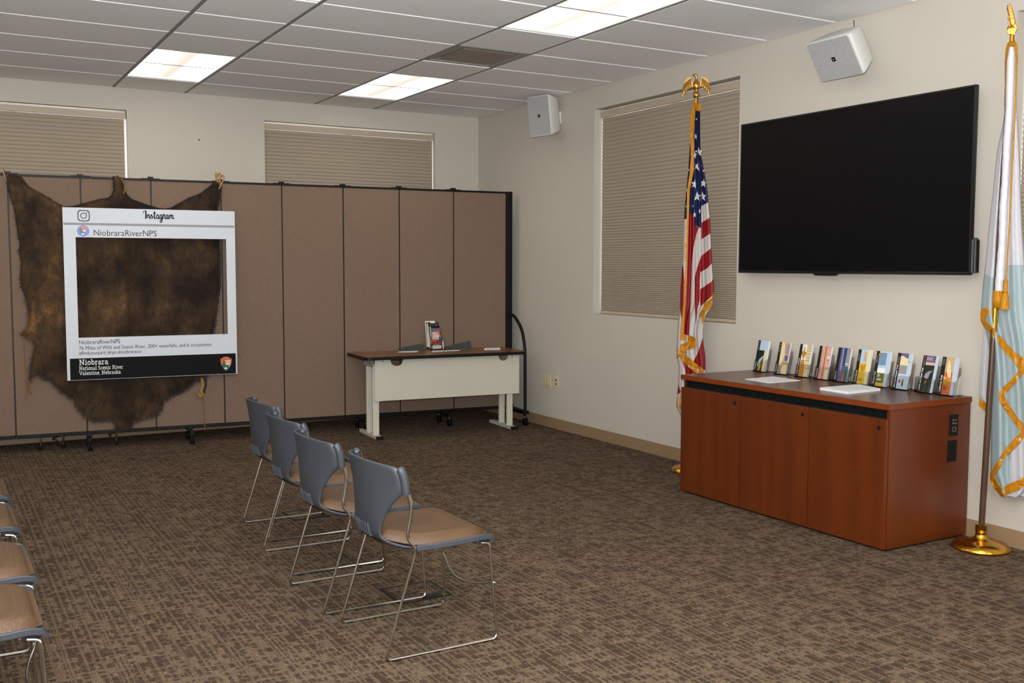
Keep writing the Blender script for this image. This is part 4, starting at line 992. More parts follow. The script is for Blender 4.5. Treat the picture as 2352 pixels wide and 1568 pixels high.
covers = [
 [('p_sky', rc(.2, 1, .68, 1)), ('p_dkgreen', rc(.2, .72, 0, .68)), ('p_cream', rc(.72, 1, 0, .68)), ('p_sky', [(.22, .2), (.35, .38), (.70, .52), (.71, .5), (.5, .3), (.3, .12)]), ('p_olive', [(.3, 0), (.36, .2), (.5, .3), (.62, .42), (.70, .46), (.68, .3), (.6, .15), (.5, 0)]),
  ('p_yellow', [(.38, .02), (.42, .2), (.55, .24), (.6, .12), (.5, .03)]), BAND, ('p_rust', rc(.06, .14, .9, .95))]+small_lines(.06, .68, .86)+[vt('Niobrara', 'p_white', .15, .06, .14, .24)],
 [('p_cream', rc(.2, 1, 0, 1)), ('p_tan', [(.5, 1), (1, 1), (1, .3), (.7, .3), (.45, .1), (.4, .2), (.62, .6)]), ('p_mauve', [(.72, .95), (1, .95), (1, .65), (.68, .65)]), ('p_purple', rc(.68, .98, .42, .6)), ('p_mauve', [(.25, .28), (.45, .25), (.55, 0), (.3, 0)]), BAND, ('p_gold', rc(.06, .13, .9, .95))]+small_lines(.06, .68, .86)+[vt('Badlands', 'p_white', .15, .06, .14, .24)],
 [('p_white', rc(.2, .62, 0, 1)), ('p_cream', rc(.6, 1, 0, 1))]+[('p_brown', rc(.6, 1, z, z+.012)) for z in (.96, .88, .8, .7, .6, .5, .36, .26)]+[('p_brown', rc(x, x+.012, .1, 1)) for x in (.7, .82, .93)]+[
  ('p_gold', [(.24, 0), (.22, .3), (.3, .5), (.44, .54), (.55, .5), (.64, .3), (.62, 0)]), ('p_gold', [(.4, .55), (.34, .62), (.24, .68), (.22, .76), (.34, .78), (.38, .9), (.41, .93), (.43, .84), (.47, .93), (.49, .92), (.47, .78), (.64, .76), (.62, .68), (.52, .62), (.48, .55)]), BAND, vt('Agate Fossil Beds', 'p_white', .15, .06, .14, .5)],
 [('p_pink', rc(.2, 1, 0, 1)), ('p_tan', rc(.42, .5, .1, 1)), ('p_rust', rc(.52, .62, .0, 1)), ('p_tan', rc(.64, .72, .35, 1)), ('p_cream', rc(.74, 1, 0, .7)), ('p_pink', rc(.74, 1, .3, .62)), ('p_purple', rc(.78, .96, .57, .59)), BAND, vt('Homestead', 'p_white', .15, .04, .14, .26), vt('A Landscape Monument to the World', 'p_red', .34, .08, .1, .8)],
 [('p_denim', rc(.2, 1, 0, 1)), ('p_purple', [(.3, 0), (.3, .5), (.5, .7), (.6, .3), (.6, 0)]), ('p_tan', rc(.38, .44, .3, 1)), ('p_navy', rc(.52, .68, .45, 1)), ('p_grey', rc(.72, 1, .45, 1)), ('p_teal', rc(.78, 1, 0, .45)), ('p_orange', [(.62, 0), (.7, .35), (.76, .35), (.72, 0)]), BAND, ('p_white', rc(.74, .96, .52, .54)), vt('Missouri', 'p_white', .15, .05, .14, .24)],
 [('p_sky', rc(.2, .76, .55, 1)), ('p_cream', rc(.74, 1, 0, 1)), ('p_yellow', rc(.2, .76, 0, .6)), ('p_gold', [(.3, .52), (.42, .56), (.56, .52), (.68, .6), (.7, .5), (.62, .38), (.46, .36), (.36, .42)]), ('p_tan', rc(.5, .68, .66, .94)), ('p_gold', rc(.3, .6, .08, .16)), BAND]+small_lines(.06, .66, .88)+[vt('Pony Express', 'p_white', .15, .05, .15, .34)],
 [('p_sky', rc(.2, .8, .38, 1)), ('p_steel', rc(.24, .76, .6, .96)), ('p_sky', rc(.78, 1, 0, 1)), ('p_white', rc(.2, .8, .38, .52)), ('p_olive', rc(.2, .8, 0, .38)), ('p_yellow', rc(.2, .8, 0, .1)), ('p_white', circ(.38, .31, .09, .045)), ('p_gold', circ(.38, .31, .05, .025)), ('p_sky', rc(.3, .62, .17, .22)), BAND, ('p_gold', circ(.25, .9, .085, .045))]+small_lines(.06, .66, .86)+[vt('Oregon Trail', 'p_white', .15, .06, .15, .34)],
 [('p_cream', rc(.2, .78, .66, 1)), ('p_purple', [(.2, 1), (.78, 1), (.78, .86), (.6, .87), (.42, .92), (.2, .92)]), ('p_grey', rc(.2, .78, .42, .66)), ('p_mauve', rc(.2, .78, .42, .52)), ('p_sky', rc(.2, .78, 0, .42)), ('p_brown', [(.55, .08), (.58, .24), (.62, .3), (.68, .26), (.7, .08)]), ('p_rust', [(.3, .18), (.36, .27), (.5, .24), (.46, .16)]), ('p_sky', rc(.78, 1, 0, 1)), ('p_rust', rc(.78, 1, .76, .775)), BAND]+small_lines(.06, .7, .88)+[vt('Mormon Pioneer Trail', 'p_white', .15, .04, .15, .62)],
 [('p_dkgreen', rc(.2, .86, 0, .76)), ('p_mauve', rc(.2, .86, .74, .97)), ('p_pink', rc(.2, .86, .74, .82)), ('p_purple', rc(.2, .86, .82, .87)), ('p_purple', rc(.2, .86, .96, 1)), ('p_mauve', [(.26, .4), (.34, .5), (.52, .57), (.78, .6), (.62, .5), (.58, .4), (.5, .36)]), ('p_brown', [(.36, .22), (.4, .33), (.5, .3), (.52, .24)]), ('p_sky', rc(.86, 1, 0, 1)), BAND, ('p_rust', circ(.1, .95, .05, .025)), ('p_black', circ(.76, .93, .09, .05)), ('p_pink', circ(.76, .935, .035, .025))]+small_lines(.08, .7, .9)+[vt('Lewis and Clark Trail', 'p_white', .16, .05, .16, .6)],
 [('p_tan', rc(.2, .8, .4, 1)), ('p_orange', rc(.2, .8, 0, .6)), ('p_tan', [(.3, 1), (.8, 1), (.8, .66), (.5, .5), (.32, .66)]), ('p_cream', [(.44, .92), (.5, .9), (.6, .76), (.66, .6), (.72, .4), (.7, .25), (.58, .3), (.5, .5), (.4, .62), (.38, .74)]), ('p_gold', rc(.2, .7, .28, .46)), ('p_brown', [(.28, .16), (.32, .26), (.44, .24), (.5, .2), (.58, .24), (.56, .14), (.42, .1)]), ('p_cream', rc(.26, .38, .42, .47)), ('p_rust', [(.24, .02), (.5, .1), (.7, .02)]), ('p_sky', rc(.8, 1, 0, 1)), ('p_black', rc(0, .26, 0, 1))]+small_lines(.07, .78, .95)+[vt('California Trail', 'p_white', .19, .06, .17, .44)],
]
names = ['dark green river scene brochure, first from the left on the cherry cabinet', 'cream and mauve cliff brochure, second from the left on the cherry cabinet', 'brochure with a golden horned figure, third from the left on the cherry cabinet',
 'pink striped brochure, fourth from the left on the cherry cabinet', 'blue brochure with an orange stroke, fifth from the left on the cherry cabinet', 'yellow brochure with a galloping rider, sixth from the left on the cherry cabinet',
 'sky blue brochure with a sunflower, seventh from the left on the cherry cabinet', 'brochure with a purple and yellow sky, eighth from the left on the cherry cabinet', 'dark brochure with a grey wagon cover, ninth from the left on the cherry cabinet', 'orange brochure with a pale floating figure, rightmost on the cherry cabinet']
def holder(label, frame, loc, w, rz=0, hh=.10, group='clear holders on the cherry cabinet', backh=.17, dep=.034, lean=.13):
    t = thing('brochure_holder', label, 'brochure holder', frame=frame, loc=loc, rz=rz, group=group)
    R = Matrix.Rotation(-lean, 4, 'X'); k = .0022
    m = MB(); m.box(-.006, w+.006, dep, dep+k, .004, backh, T=R); m.box(-.006, w+.006, -.004, dep, .002, .002+k, T=R)
    m.build('back_plate', 'acrylic', t)
    # front pocket bowed outward
    m = MB(); n = 8; f0, f1 = [], []
    for s in range(n+1):
        a = s/n; x = -.006+(w+.012)*a; y = -.004-.010*math.sin(PI*a)
        f0.append((x, y)); f1.append((x, y+k))
    m.prism(f0+list(reversed(f1)), .003, hh, 'z', T=R); m.build('front_pocket', 'acrylic', t, smooth=True)
    m = MB()
    for x in (-.006-k, w+.006):
        m = MB(); m.prism([(-.004, .003), (dep+k, .003), (dep+k, backh*.75), (-.004, hh)], x, x+k, 'x', T=R); m.build('side_wall', 'acrylic', t)
    m = MB(); m.prism([(dep+.002, .003), (dep+.05, 0), (dep+.048, .003), (dep+.022, .13)], w*.5-.02, w*.5+.02, 'x'); m.box(-.004, w+.004, -.012, dep+.055, 0, .003); m.build('foot', 'acrylic', t)
    return t
left = [(1731, 846), (1779, 853), (1827, 859), (1871, 865), (1914, 872), (1960, 877), (2002, 882), (2050, 889), (2106, 897), (2152, 903)]
ordn = ['first', 'second', 'third', 'fourth', 'fifth', 'sixth', 'seventh', 'eighth', 'ninth', 'tenth and rightmost']
for i, (u, v) in enumerate(left):
    y = -.118
    x, _ = FR.pix(u, v, y)
    lean = .20 if i != 8 else .24
    holder('clear acrylic brochure holder on the cherry cabinet, %s from the left' % ordn[i], FR, (x, y, CZ), .10, 0, .085, lean=lean)
    leaflet_stack('brochure', names[i], 'brochures on the cherry cabinet', FR, (x, y+.002, CZ+.006), .10, .214, (.016, .010, .016, .012, .014, .013, .018, .012, .008, .018)[i], lean, covers[i])
for u, v, lab in ((1902, 853, 'empty clear acrylic pocket holder between the pink and the blue brochures'), (2098, 880, 'empty clear acrylic pocket holder left of the dark wagon brochure')):
    x, _ = FR.pix(u, v+15, -.09)
    holder(lab, FR, (x+.01, -.085, CZ), .06, 0, .085, backh=.12, dep=.03)
# papers lying on the cabinet
def lying(name, label, pts, z, th, mat='paper', par=None, cat='paper', prints=None, nl=5):
    P = [floorpix(u, v, z) for u, v in pts]; c = sum(P)/4
    t = thing(name, label, cat, loc=(c[0], c[1], z))
    q = [(p[0]-c[0], p[1]-c[1]) for p in P]
    m = MB(); m.prism(q, 0, th, 'z'); m.build('sheets', mat, t)
    q = [np.array(a) for a in q]
    m = MB()
    for k in range(nl):
        f = .2+.6*k/max(1, nl-1); w0 = .15+.1*(k % 2); a = q[0]*(1-f)+q[3]*f; b = q[1]*(1-f)+q[2]*f
        p0, p1 = a*(1-w0)+b*w0, a*.15+b*.85; d = (q[3]-q[0]); d = d/np.linalg.norm(d)*.0016
        m.add([(p0[0], p0[1], th+.0004), (p1[0], p1[1], th+.0004), (p1[0]+d[0], p1[1]+d[1], th+.0004), (p0[0]+d[0], p0[1]+d[1], th+.0004)], [(0, 1, 2, 3)])
    m.build('print', 'ink_grey', t); return t
lying('handout_stack', 'thin white stack of paper lying on the left part of the cherry cabinet', [(1711, 871), (1775, 865), (1839, 874), (1766, 880)], CZ, .003)
lying('handout_stack', 'thicker white paper stack lying near the middle of the cherry cabinet', [(1883, 895), (1972, 887), (2022, 897), (1948, 905)], CZ, .014)
# things on the training table
ZT2 = .735
def dloc(u, v, z=ZT2):
    P = floorpix(u, v, z); d = P-FD.o; return float(d@FD.e), float(d@FD.n)
x, y = dloc(994, 804)
hx = x-.015; y -= .03
t = thing('brochure_holder', 'tiered clear brochure holder in the middle of the training table', 'brochure holder', frame=FD, loc=(hx, y, ZT2), rz=.12)
m = MB()
for k in range(3): m.box(-.004, .114, .0+.028*k, .0022+.028*k, .0+.02*k, .09+.055*k, T=Matrix.Rotation(-.1, 4, 'X'))
m.box(-.004, .114, -.004, .10, 0, .003)
for xx in (-.006, .114): m.prism([(-.002, 0), (.105, 0), (.13, .26), (.10, .26), (0, .10)], xx, xx+.002, 'x')
m.build('tiers', 'acrylic', t)
FPARK = [('p_black', rc(0, 1, .0, 1)), ('p_purple', rc(0, 1, .62, .92)), ('p_rust', [(0, .6), (.4, .85), (.9, .8), (1, .6)]), ('p_orange', [(0, .5), (.2, .7), (.6, .72), (1, .62), (1, .5)]), ('p_tan', [(0, .52), (.3, .62), (.9, .62), (.8, .52)]),
  ('p_navy', [(.5, .33), (1, .36), (1, .52), (.7, .48)]), ('p_red', [(0, .22), (0, .42), (.4, .40), (1, .3), (1, .2)]), ('p_orange', [(0, .36), (.2, .42), (.6, .36), (.3, .33)]), ('p_white', rc(.04, .98, .01, .16)),
  ('H', ('FIND', 'p_white', .1, .64, .33, .66)), ('H', ('YOUR', 'p_white', .1, .525, .33, .72)), ('H', ('PARK', 'p_white', .08, .41, .33, .76)), ('p_white', rc(.15, .8, .19, .205)), ('p_grey', rc(.12, .8, .11, .118)), ('p_grey', rc(.12, .9, .05, .056))]
leaflet_stack('brochure', 'colourful brochure reading FIND YOUR PARK, at the front of the table holder', 'brochures on the training table', FD, (hx+.001, y+.004, ZT2+.012), .098, .215, .010, .16, FPARK, rz=.12)
leaflet_stack('brochure', 'black-headed brochure behind the colourful one in the table holder', 'brochures on the training table', FD, (hx-.012, y+.034, ZT2+.02), .100, .235, .010, .16,
              [('p_olive', rc(0, 1, 0, .9)), ('p_tan', rc(0, 1, .1, .5)), ('p_black', rc(0, 1, .86, 1)), ('p_grey', rc(.1, .7, .92, .935)), ('p_tan', circ(.87, .93, .06, .03)), ('p_white', rc(.15, .35, .79, .84)), ('p_white', rc(.85, .93, .77, .84))], rz=.12)
leaflet_stack('brochure', 'rearmost white-edged brochure standing tallest in the table holder', 'brochures on the training table', FD, (hx-.028, y+.064, ZT2+.03), .100, .245, .008, .16,
              [('p_white', rc(0, 1, .9, 1)), ('p_brown', rc(.05, .55, .86, .96)), ('p_tan', rc(0, 1, 0, .86)), ('p_grey', rc(0, .3, .1, .8))], rz=.12)
def fan(label, u0, v0, u1, v1, h0, h1, mats):
    """a few long leaflets standing half open, rising to the right"""
    xa, ya = dloc(u0, v0); xb, yb = dloc(u1, v1)
    t = thing('folded_leaflet', label, 'leaflet', frame=FD, loc=(xa, ya, ZT2), group='green leaflets on the training table')
    L = xb-xa
    for k in range(3):
        o = .006*k; m = MB(); n = 6; top = []; bot = []
        for i in range(n+1):
            a = i/n; top.append((L*a, o+.03*math.sin(a*2.2+k)*.3+.02*a, h0+(h1-h0)*a-.004*k)); bot.append((L*a, o-.012+.02*math.sin(a*3)*.3, .0))
        m.grid([bot, top]); m.build('leaf', mats[k % len(mats)], t, solid=.0012)
    m = MB(); m.prism([(0, 0), (L, 0), (L, .02), (0, .02)], .0, .004, 'z'); m.build('lower_leaf', mats[0], t)
fan('green and blue leaflets propped open on the left of the training table', 917, 806, 972, 803, .030, .062, ['p_leaf', 'p_dkgreen', 'p_leafgreen'])
fan('green and blue leaflets propped open on the right of the table holder', 1022, 803, 1073, 799, .030, .075, ['p_leaf', 'p_dkgreen', 'p_leafgreen'])
lying('flat_card', 'white sheet lying flat at the front left of the training table', [(914, 809), (918, 807), (962, 806), (958, 808.5)], ZT2, .002, cat='paper', nl=1)
lying('flat_card', 'white card lying just below the table holder', [(992, 808), (994, 805.5), (1019, 804.5), (1018, 807)], ZT2, .002, nl=1)
lying('flat_card', 'white sheet lying flat right of the table holder', [(1019, 806.5), (1022, 804.8), (1057, 803.6), (1055, 805.2)], ZT2, .002, nl=1)
lying('flat_card', 'small white paper pile near the right end of the training table', [(1112, 803), (1114, 800), (1150, 799.5), (1149, 802.5)], ZT2, .008, nl=1)
# ------------------------------------------------------------------ flags on brass-footed poles
def viewframe(x, y): return Frame(x, y, -math.atan2(x-CAM[0], y-CAM[1]))
def interp(pts, v):
    if v <= pts[0][1]: return pts[0][0]
    for (x0, y0), (x1, y1) in zip(pts[:-1], pts[1:]):
        if v <= y1: return x0+(x1-x0)*(v-y0)/max(1e-6, y1-y0)
    return pts[-1][0]
class Cloth:
    def __init__(s, fr, left, right, bulge, folds, y0=0, nu=64, step=4.0):
        s.fr, s.L, s.R, s.b, s.folds, s.y0, s.nu, s.step = fr, left, right, bulge, folds, y0, nu, step
        s.v0 = max(left[0][1], right[0][1]); s.v1 = min(left[-1][1], right[-1][1])
    def depth(s, u, v):
        l, r = interp(s.L, v), interp(s.R, v); t = (u-l)/max(1e-6, r-l); t = min(1, max(0, t)); e = math.sqrt(max(0, 1-(2*t-1)**2))
        vv = (v-s.v0)/(s.v1-s.v0)
        rip = sum(a*math.cos(2*PI*(n*t+ph+sh*vv)) for n, a, ph, sh in s.folds)
        grow = .35+.65*min(1, vv*1.6)
        return s.y0-s.b*grow*e*.8+rip*grow*min(1, e*1.8)
    def pt(s, u, v, off=0):
        d = s.depth(u, v)+off; x, z = s.fr.pix(u, v, s.y0); return (x, d, z)
    def build(s, name, mat, parent, regs):
        nv = int((s.v1-s.v0)/s.step)+1; rows_ = []; pix = []
        for j in range(nv+1):
            v = s.v0+(s.v1-s.v0)*j/nv; l, r = interp(s.L, v), interp(s.R, v); row = []
            for i in range(s.nu+1):
                u = l+(r-l)*i/s.nu; row.append(s.pt(u, v)); pix.append((u, v))
            for i in range(s.nu-1, 0, -2):          # back of the bundle
                u = l+(r-l)*i/s.nu; x, y, z = s.pt(u, v); row.append((x, 2*s.y0-y*.8+.004, z)); pix.append((u, v))
            rows_.append(row)
        m = MB(); m.grid(rows_, wrap=True); c = len(rows_[0])
        m.f += [tuple(range(c)), tuple(nv*c+k for k in reversed(range(c)))]; m.m += [0, 0]
        o = m.build(name, mat, parent, smooth=75)
        A = np.array(pix); me = o.data
        for at, polys in regs.items():
            d = np.full(len(A), -1e3)
            for pl in polys:
                e = edist(pl, A[:, 0], A[:, 1]); i_ = inside(pl, A[:, 0], A[:, 1]); d = np.maximum(d, np.where(i_, e, -e))
            a = me.attributes.new(at, 'FLOAT', 'POINT'); a.data.foreach_set('value', d.astype(np.float32))
        return o
    def patch(s, name, mat, poly, parent, off=-.006, th=.004, step=9):
        """flat trim laid over the cloth, following its folds"""
        P = []
        for i in range(len(poly)):
            a, b = poly[i], poly[(i+1) % len(poly)]; k = max(1, int(math.dist(a, b)/step))
            P += [(a[0]+(b[0]-a[0])*j/k, a[1]+(b[1]-a[1])*j/k) for j in range(k)]
        n = len(P); inner = []
        xs_ = [p[0] for p in P]; ys_ = [p[1] for p in P]
        gx, gy = np.meshgrid(np.arange(min(xs_), max(xs_), step), np.arange(min(ys_), max(ys_), step))
        k = inside(P, gx, gy) & (edist(P, gx, gy) > step*.5) if gx.size else np.zeros(gx.shape, bool)
        inner = list(zip(gx[k], gy[k]))
        vo, _, fo, *_ = delaunay_2d_cdt([Vector(p) for p in P+inner], [(i, (i+1) % n) for i in range(n)], [], 1, 1e-5)
        m = MB(); m.add([s.pt(v[0], v[1], off) for v in vo], [tuple(f) for f in fo])
        return m.build(name, mat, parent, solid=-th)
def stand_base(t, r, hz=.0):
    m = MB(); m.lathe([(r*.97, 0), (r, .006), (r, .012), (r*.97, .022), (r*.86, .036), (r*.62, .046), (r*.36, .052), (r*.24, .062), (r*.19, .08), (r*.185, .095), (r*.2, .098), (r*.2, .135), (r*.17, .137)], 48)
    m.build('base', 'brass', t, smooth=50)
def polish(path, r, name, mat, t, seg=14):
    m = MB(); m.tube(path, r, seg); return m.build(name, mat, t, smooth=True)
# --- striped flag, left of the cabinet
fx, fy = -.2, -3.735
FV = viewframe(fx, fy)
t = thing('flag_stand', 'striped flag with white stars and gold fringe furled on a pole behind the cabinet', 'flag', frame=FV, group='indoor flags')
stand_base(t, .145)
polish([(0, 0, .10), (0, 0, 2.70)], .0135, 'pole', 'pole_wood', t)
polish([(0, 0, 2.69), (0, 0, 2.745)], .0155, 'ferrule', 'brass', t)
A_ = lambda L: [(1500+x/3.485, 150+y/3.485) for x, y in L]
B_ = lambda L: [(1500+x/2.8, 560+y/2.8) for x, y in L]
Lf = [(1596, 244), (1590, 256), (1586, 280), (1585, 310), (1584, 340), (1582, 370), (1580, 400), (1576, 440), (1573, 470), (1571, 500), (1569, 560), (1567.5, 603), (1563, 660), (1562, 703), (1557, 739), (1554.5, 796), (1555, 821), (1559, 840), (1557.5, 881), (1554.5, 917), (1554.5, 935), (1562, 950), (1568, 974), (1572, 985)]
Rf = [(1602, 244), (1607.5, 256), (1608, 300), (1608.5, 335), (1611, 360), (1616, 385), (1621, 412), (1625, 440), (1628, 475), (1630.5, 500), (1633, 552), (1635, 590), (1636, 614), (1640, 660), (1639, 680), (1636, 703), (1622, 722), (1617, 742), (1614.5, 765), (1616, 790), (1620, 817), (1621, 853), (1619, 900), (1612, 960), (1606, 985)]
cl = Cloth(FV, Lf, Rf, .075, [(3.2, .016, .12, .18), (6.1, .006, .4, -.3)], nu=72, step=2.6)
blue = [A_([(335, 350), (378, 350), (384, 640), (414, 790), (427, 900), (448, 1000), (450, 1090), (386, 1130), (384, 1305), (350, 1290), (330, 1285), (330, 1190), (276, 1190), (286, 1000), (305, 900), (314, 700), (318, 500), (330, 400)]), A_([(305, 600), (280, 700), (262, 900), (250, 1050), (238, 1235), (270, 1230), (280, 1000), (298, 900), (306, 750)])]
red = [A_([(276, 1190), (330, 1190), (332, 1285), (366, 1298), (345, 1360), (325, 1450), (312, 1572), (262, 1572), (270, 1400)]), B_([(210, -10), (262, -10), (255, 70), (250, 112), (245, 250), (240, 400), (232, 585), (190, 575), (200, 400), (210, 250), (216, 112)]),
       A_([(386, 1262), (460, 1215), (465, 1340), (386, 1395)]), B_([(308, 80), (382, 20), (386, 116), (350, 155), (303, 182), (300, 250), (300, 360), (285, 420), (275, 520), (268, 400), (268, 210), (285, 150)]),
       B_([(303, 290), (378, 240), (392, 205), (400, 315), (303, 400)]), B_([(178, 120), (196, 150), (202, 250), (195, 400), (188, 500), (178, 440), (166, 380), (166, 240)]),
       B_([(320, 600), (342, 720), (342, 795), (318, 828), (275, 775), (258, 755), (290, 690)]), B_([(186, 745), (275, 825), (345, 835), (340, 1000), (215, 900), (205, 800)]), B_([(160, 895), (180, 945), (148, 975), (146, 930)]), B_([(190, 1040), (260, 1080), (260, 1190), (190, 1190)])]
flag = cl.build('flag', flag_mat('flag_nylon_striped', (190, 180, 176), [('red', (128, 8, 14)), ('blue', (12, 20, 62))]), t, dict(red=red, blue=blue))
def star(cx, cy, r, rot=0, sx_=1):
    cx, cy, r = 1500+cx/3.485, 150+cy/3.485, r/3.485
    pl = [(cx+sx_*(r if k % 2 == 0 else r*.42)*math.sin(rot+PI*k/5), cy-(r if k % 2 == 0 else r*.42)*math.cos(rot+PI*k/5)) for k in range(10)]
    m = MB(); m.add([cl.pt(u, v, -.0022) for u, v in pl]+[cl.pt(cx, cy, -.0024)], [(k, (k+1) % 10, 10) for k in range(10)]); m.build('star', 'flag_white', flag)
MT['flag_white'] = plain('flag_star_white', (198, 196, 198), .5)
for s_ in ((348, 434, 11), (340, 572, 27, .2, .6), (368, 698, 44, -.1, .75), (334, 722, 36, .1, .45), (357, 812, 43, .25, .85), (330, 955, 38, .2, .75), (404, 946, 38, .1, .8), (352, 1052, 42, .05, .85), (397, 1054, 42, -.1, .75), (286, 840, 13, 0, .6), (270, 1000, 16, 0, .4), (264, 1130, 12, 0, .4), (332, 1198, 26, 0, .6), (374, 1168, 26, .4, .4), (318, 1128, 9), (404, 846, 12)): star(*s_)
fr1 = [A_([(325, 312), (345, 318), (334, 380), (328, 480), (322, 560), (327, 650), (325, 850), (308, 930), (293, 1000), (287, 1190), (282, 1350), (274, 1568), (258, 1568), (264, 1400), (270, 1200), (273, 1000), (293, 880), (303, 750), (302, 640), (296, 590), (290, 585), (298, 480), (302, 400), (308, 350)]),
       A_([(330, 318), (350, 304), (372, 302), (383, 325), (381, 374), (366, 366), (352, 372), (344, 345)]), B_([(206, -1), (219, -1), (221, 112), (217, 250), (208, 400), (197, 575), (230, 584), (228, 622), (176, 612), (178, 560), (195, 400), (204, 285), (196, 268), (204, 240), (208, 180), (213, 90)]),
       B_([(228, 580), (272, 602), (272, 655), (230, 625), (224, 605)]), B_([(272, 612), (272, 655), (240, 672), (188, 702), (150, 737), (151, 657), (215, 628), (228, 608)]), B_([(150, 735), (188, 702), (204, 704), (330, 808), (318, 822), (292, 828), (262, 815), (205, 765), (185, 742)]),
       B_([(203, 945), (152, 990), (149, 1040), (160, 1068), (188, 1095), (190, 1158), (203, 1150), (203, 1085), (172, 1035), (205, 1008)]), B_([(390, 312), (394, 345), (377, 400), (352, 425), (334, 440), (331, 488), (317, 512), (312, 470), (304, 440), (305, 404), (378, 350)])]
for p in fr1: cl.patch('fringe', 'fringe', p, flag, -.012)
# cast eagle, wings spread and drooping
def wing(s, feather=True):
    out = [(.012, .105), (.030, .118), (.040, .135), (.035, .150), (.048, .152), (.066, .146), (.085, .122), (.096, .09), (.099, .05), (.097, .012), (.088, .03), (.078, .05), (.066, .066), (.05, .078), (.03, .082), (.014, .078)]
    m = MB(); n = len(out); m.prism([(s*x, z) for x, z in (out if s > 0 else out)], -.007, .004)
    for k in range(5):
        a = (.045+.010*k, .138-.008*k); b = (.036+.0145*k, .082-.014*k); m.tube([(s*a[0], -.008, a[1]), (s*(a[0]+b[0])/2+s*.004, -.011, (a[1]+b[1])/2), (s*b[0], -.007, b[1])], [.006, .0075, .003], 6)
    return m
def eagle(t, z0, side=False):
    e = MB(); e.lathe([(.014, 0), (.016, .006), (.024, .018), (.025, .03), (.019, .042), (.013, .05), (.014, .058), (.022, .07), (.027, .088), (.027, .105), (.020, .118), (.012, .125), (.010, .14), (.009, .155), (.006, .163)], 14, sy=.8)
    e.tube([(0, 0, .140), (-.003, -.002, .160), (-.010, -.004, .170), (-.022, -.004, .169), (-.027, -.004, .160)], [.010, .0105, .010, .006, .002], 10)
    p = e.build('eagle_finial', 'gold_cast', t, smooth=50); p.location = (0, 0, z0)
    for s in (-1, 1): wing(s).build('wing', 'gold_cast', p, smooth=50)
    return p
ez = 2.745; p = eagle(t, ez)
# --- white and pale blue flag, right of the cabinet
bx_, by_ = -.18, -6.13
FV2 = viewframe(bx_, by_)
t = thing('flag_stand', 'white and pale blue flag with gold fringe on a leaning pole right of the cabinet', 'flag', frame=FV2, group='indoor flags')
stand_base(t, .15)
def onpole(v):
    u = interp([(2322, 60), (2319, 110), (2307, 400), (2297, 690), (2287, 790), (2254, 1215)], v)
    x, z = FV2.pix(u, v, 0); return (x, 0, z)
P0 = (0, 0, .10); P1 = onpole(690); zt = FV2.pix(2322, 92, 0)[1]; xt = FV2.pix(2324, 92, 0)[0]
P1 = (P1[0], 0, P1[2]); PT = (xt, 0, zt)
def along(z): f = (z-.1)/(zt-.1); return (xt*f, 0, z)
za = FV2.pix(2290, 695, 0)[1]; zb = FV2.pix(2285, 775, 0)[1]
polish([P0, along(zb)], .0165, 'pole', 'pole_wood', t); polish([along(zb), along(za)], .0175, 'ferrule', 'brass', t); polish([along(za), along(zt-.03)], .0145, 'upper_pole', 'pole_wood', t)
polish([along(zt-.04), along(zt+.06)], .012, 'tip_ferrule', 'brass', t)
Lw = [(2317, 98), (2312, 110), (2309, 125), (2309, 180), (2308, 220), (2307, 262), (2303, 285), (2299, 303), (2291, 340), (2286, 380), (2282, 423), (2277, 470), (2274, 493), (2269, 545), (2263, 610), (2257.5, 652), (2253, 708), (2256, 735), (2264, 760), (2270, 785), (2274, 830), (2276, 900), (2276, 1000), (2275, 1085), (2283, 1108), (2294, 1132), (2297, 1135)]
Rw = [(2326, 98), (2332, 105), (2334, 130), (2334, 200), (2335, 250), (2339, 300), (2343, 380), (2346, 460), (2350, 540), (2357, 620), (2366, 720), (2378, 820), (2390, 900), (2398, 980), (2402, 1050), (2404, 1090), (2402, 1110), (2380, 1128), (2360, 1135)]
YF = .055
cw = Cloth(FV2, Lw, Rw, .085, [(2.6, .018, .05, .1), (5.3, .006, .3, .25)], YF, nu=72, step=4)
R4 = lambda L: [(2160+x/2.24, 600+y/2.24) for x, y in L]
paleb = [[(2240, 622), (2262, 628), (2286, 640), (2300, 635), (2315, 609), (2352, 608), (2420, 605), (2420, 990), (2385, 960), (2358, 960), (2340, 985), (2328, 1010), (2318, 1060), (2320, 1120), (2300, 1150), (2240, 1150)]]
seal = [circ(2388, 655, 36, 95, 24)]
flag = cw.build('flag', flag_mat('flag_nylon_white', (190, 188, 192), [('pale', (150, 165, 168)), ('seal', (30, 70, 70))]), t, dict(pale=paleb, seal=seal))
# lower fold hanging behind on the left
Lb = [(2262, 742), (2257, 780), (2251, 850), (2248.5, 900), (2248, 912), (2262, 930), (2264, 960), (2267, 985)]
Rb = [(2290, 742), (2290, 800), (2292, 900), (2292, 985)]
cb = Cloth(FV2, Lb, Rb, .03, [(2, .006, 0, 0)], YF+.09, nu=20, step=5)
lower = cb.build('lower_fold', flag_mat('flag_nylon_white_b', (186, 184, 188), [('pale', (150, 165, 168))]), flag, dict(pale=[[(2266, 905), (2300, 905), (2300, 990), (2266, 990)]]))
for p in (R4([(200, 705), (243, 733), (241, 772), (222, 765), (197, 742)]), R4([(228, 802), (241, 806), (237, 866), (226, 852)])): cb.patch('fringe', 'fringe', p, flag, -.008)
g1 = R4([(272, 228), (235, 236), (213, 242), (205, 262), (206, 305), (222, 335), (250, 362), (276, 386), (276, 345), (245, 318), (224, 300), (235, 283), (270, 268)])
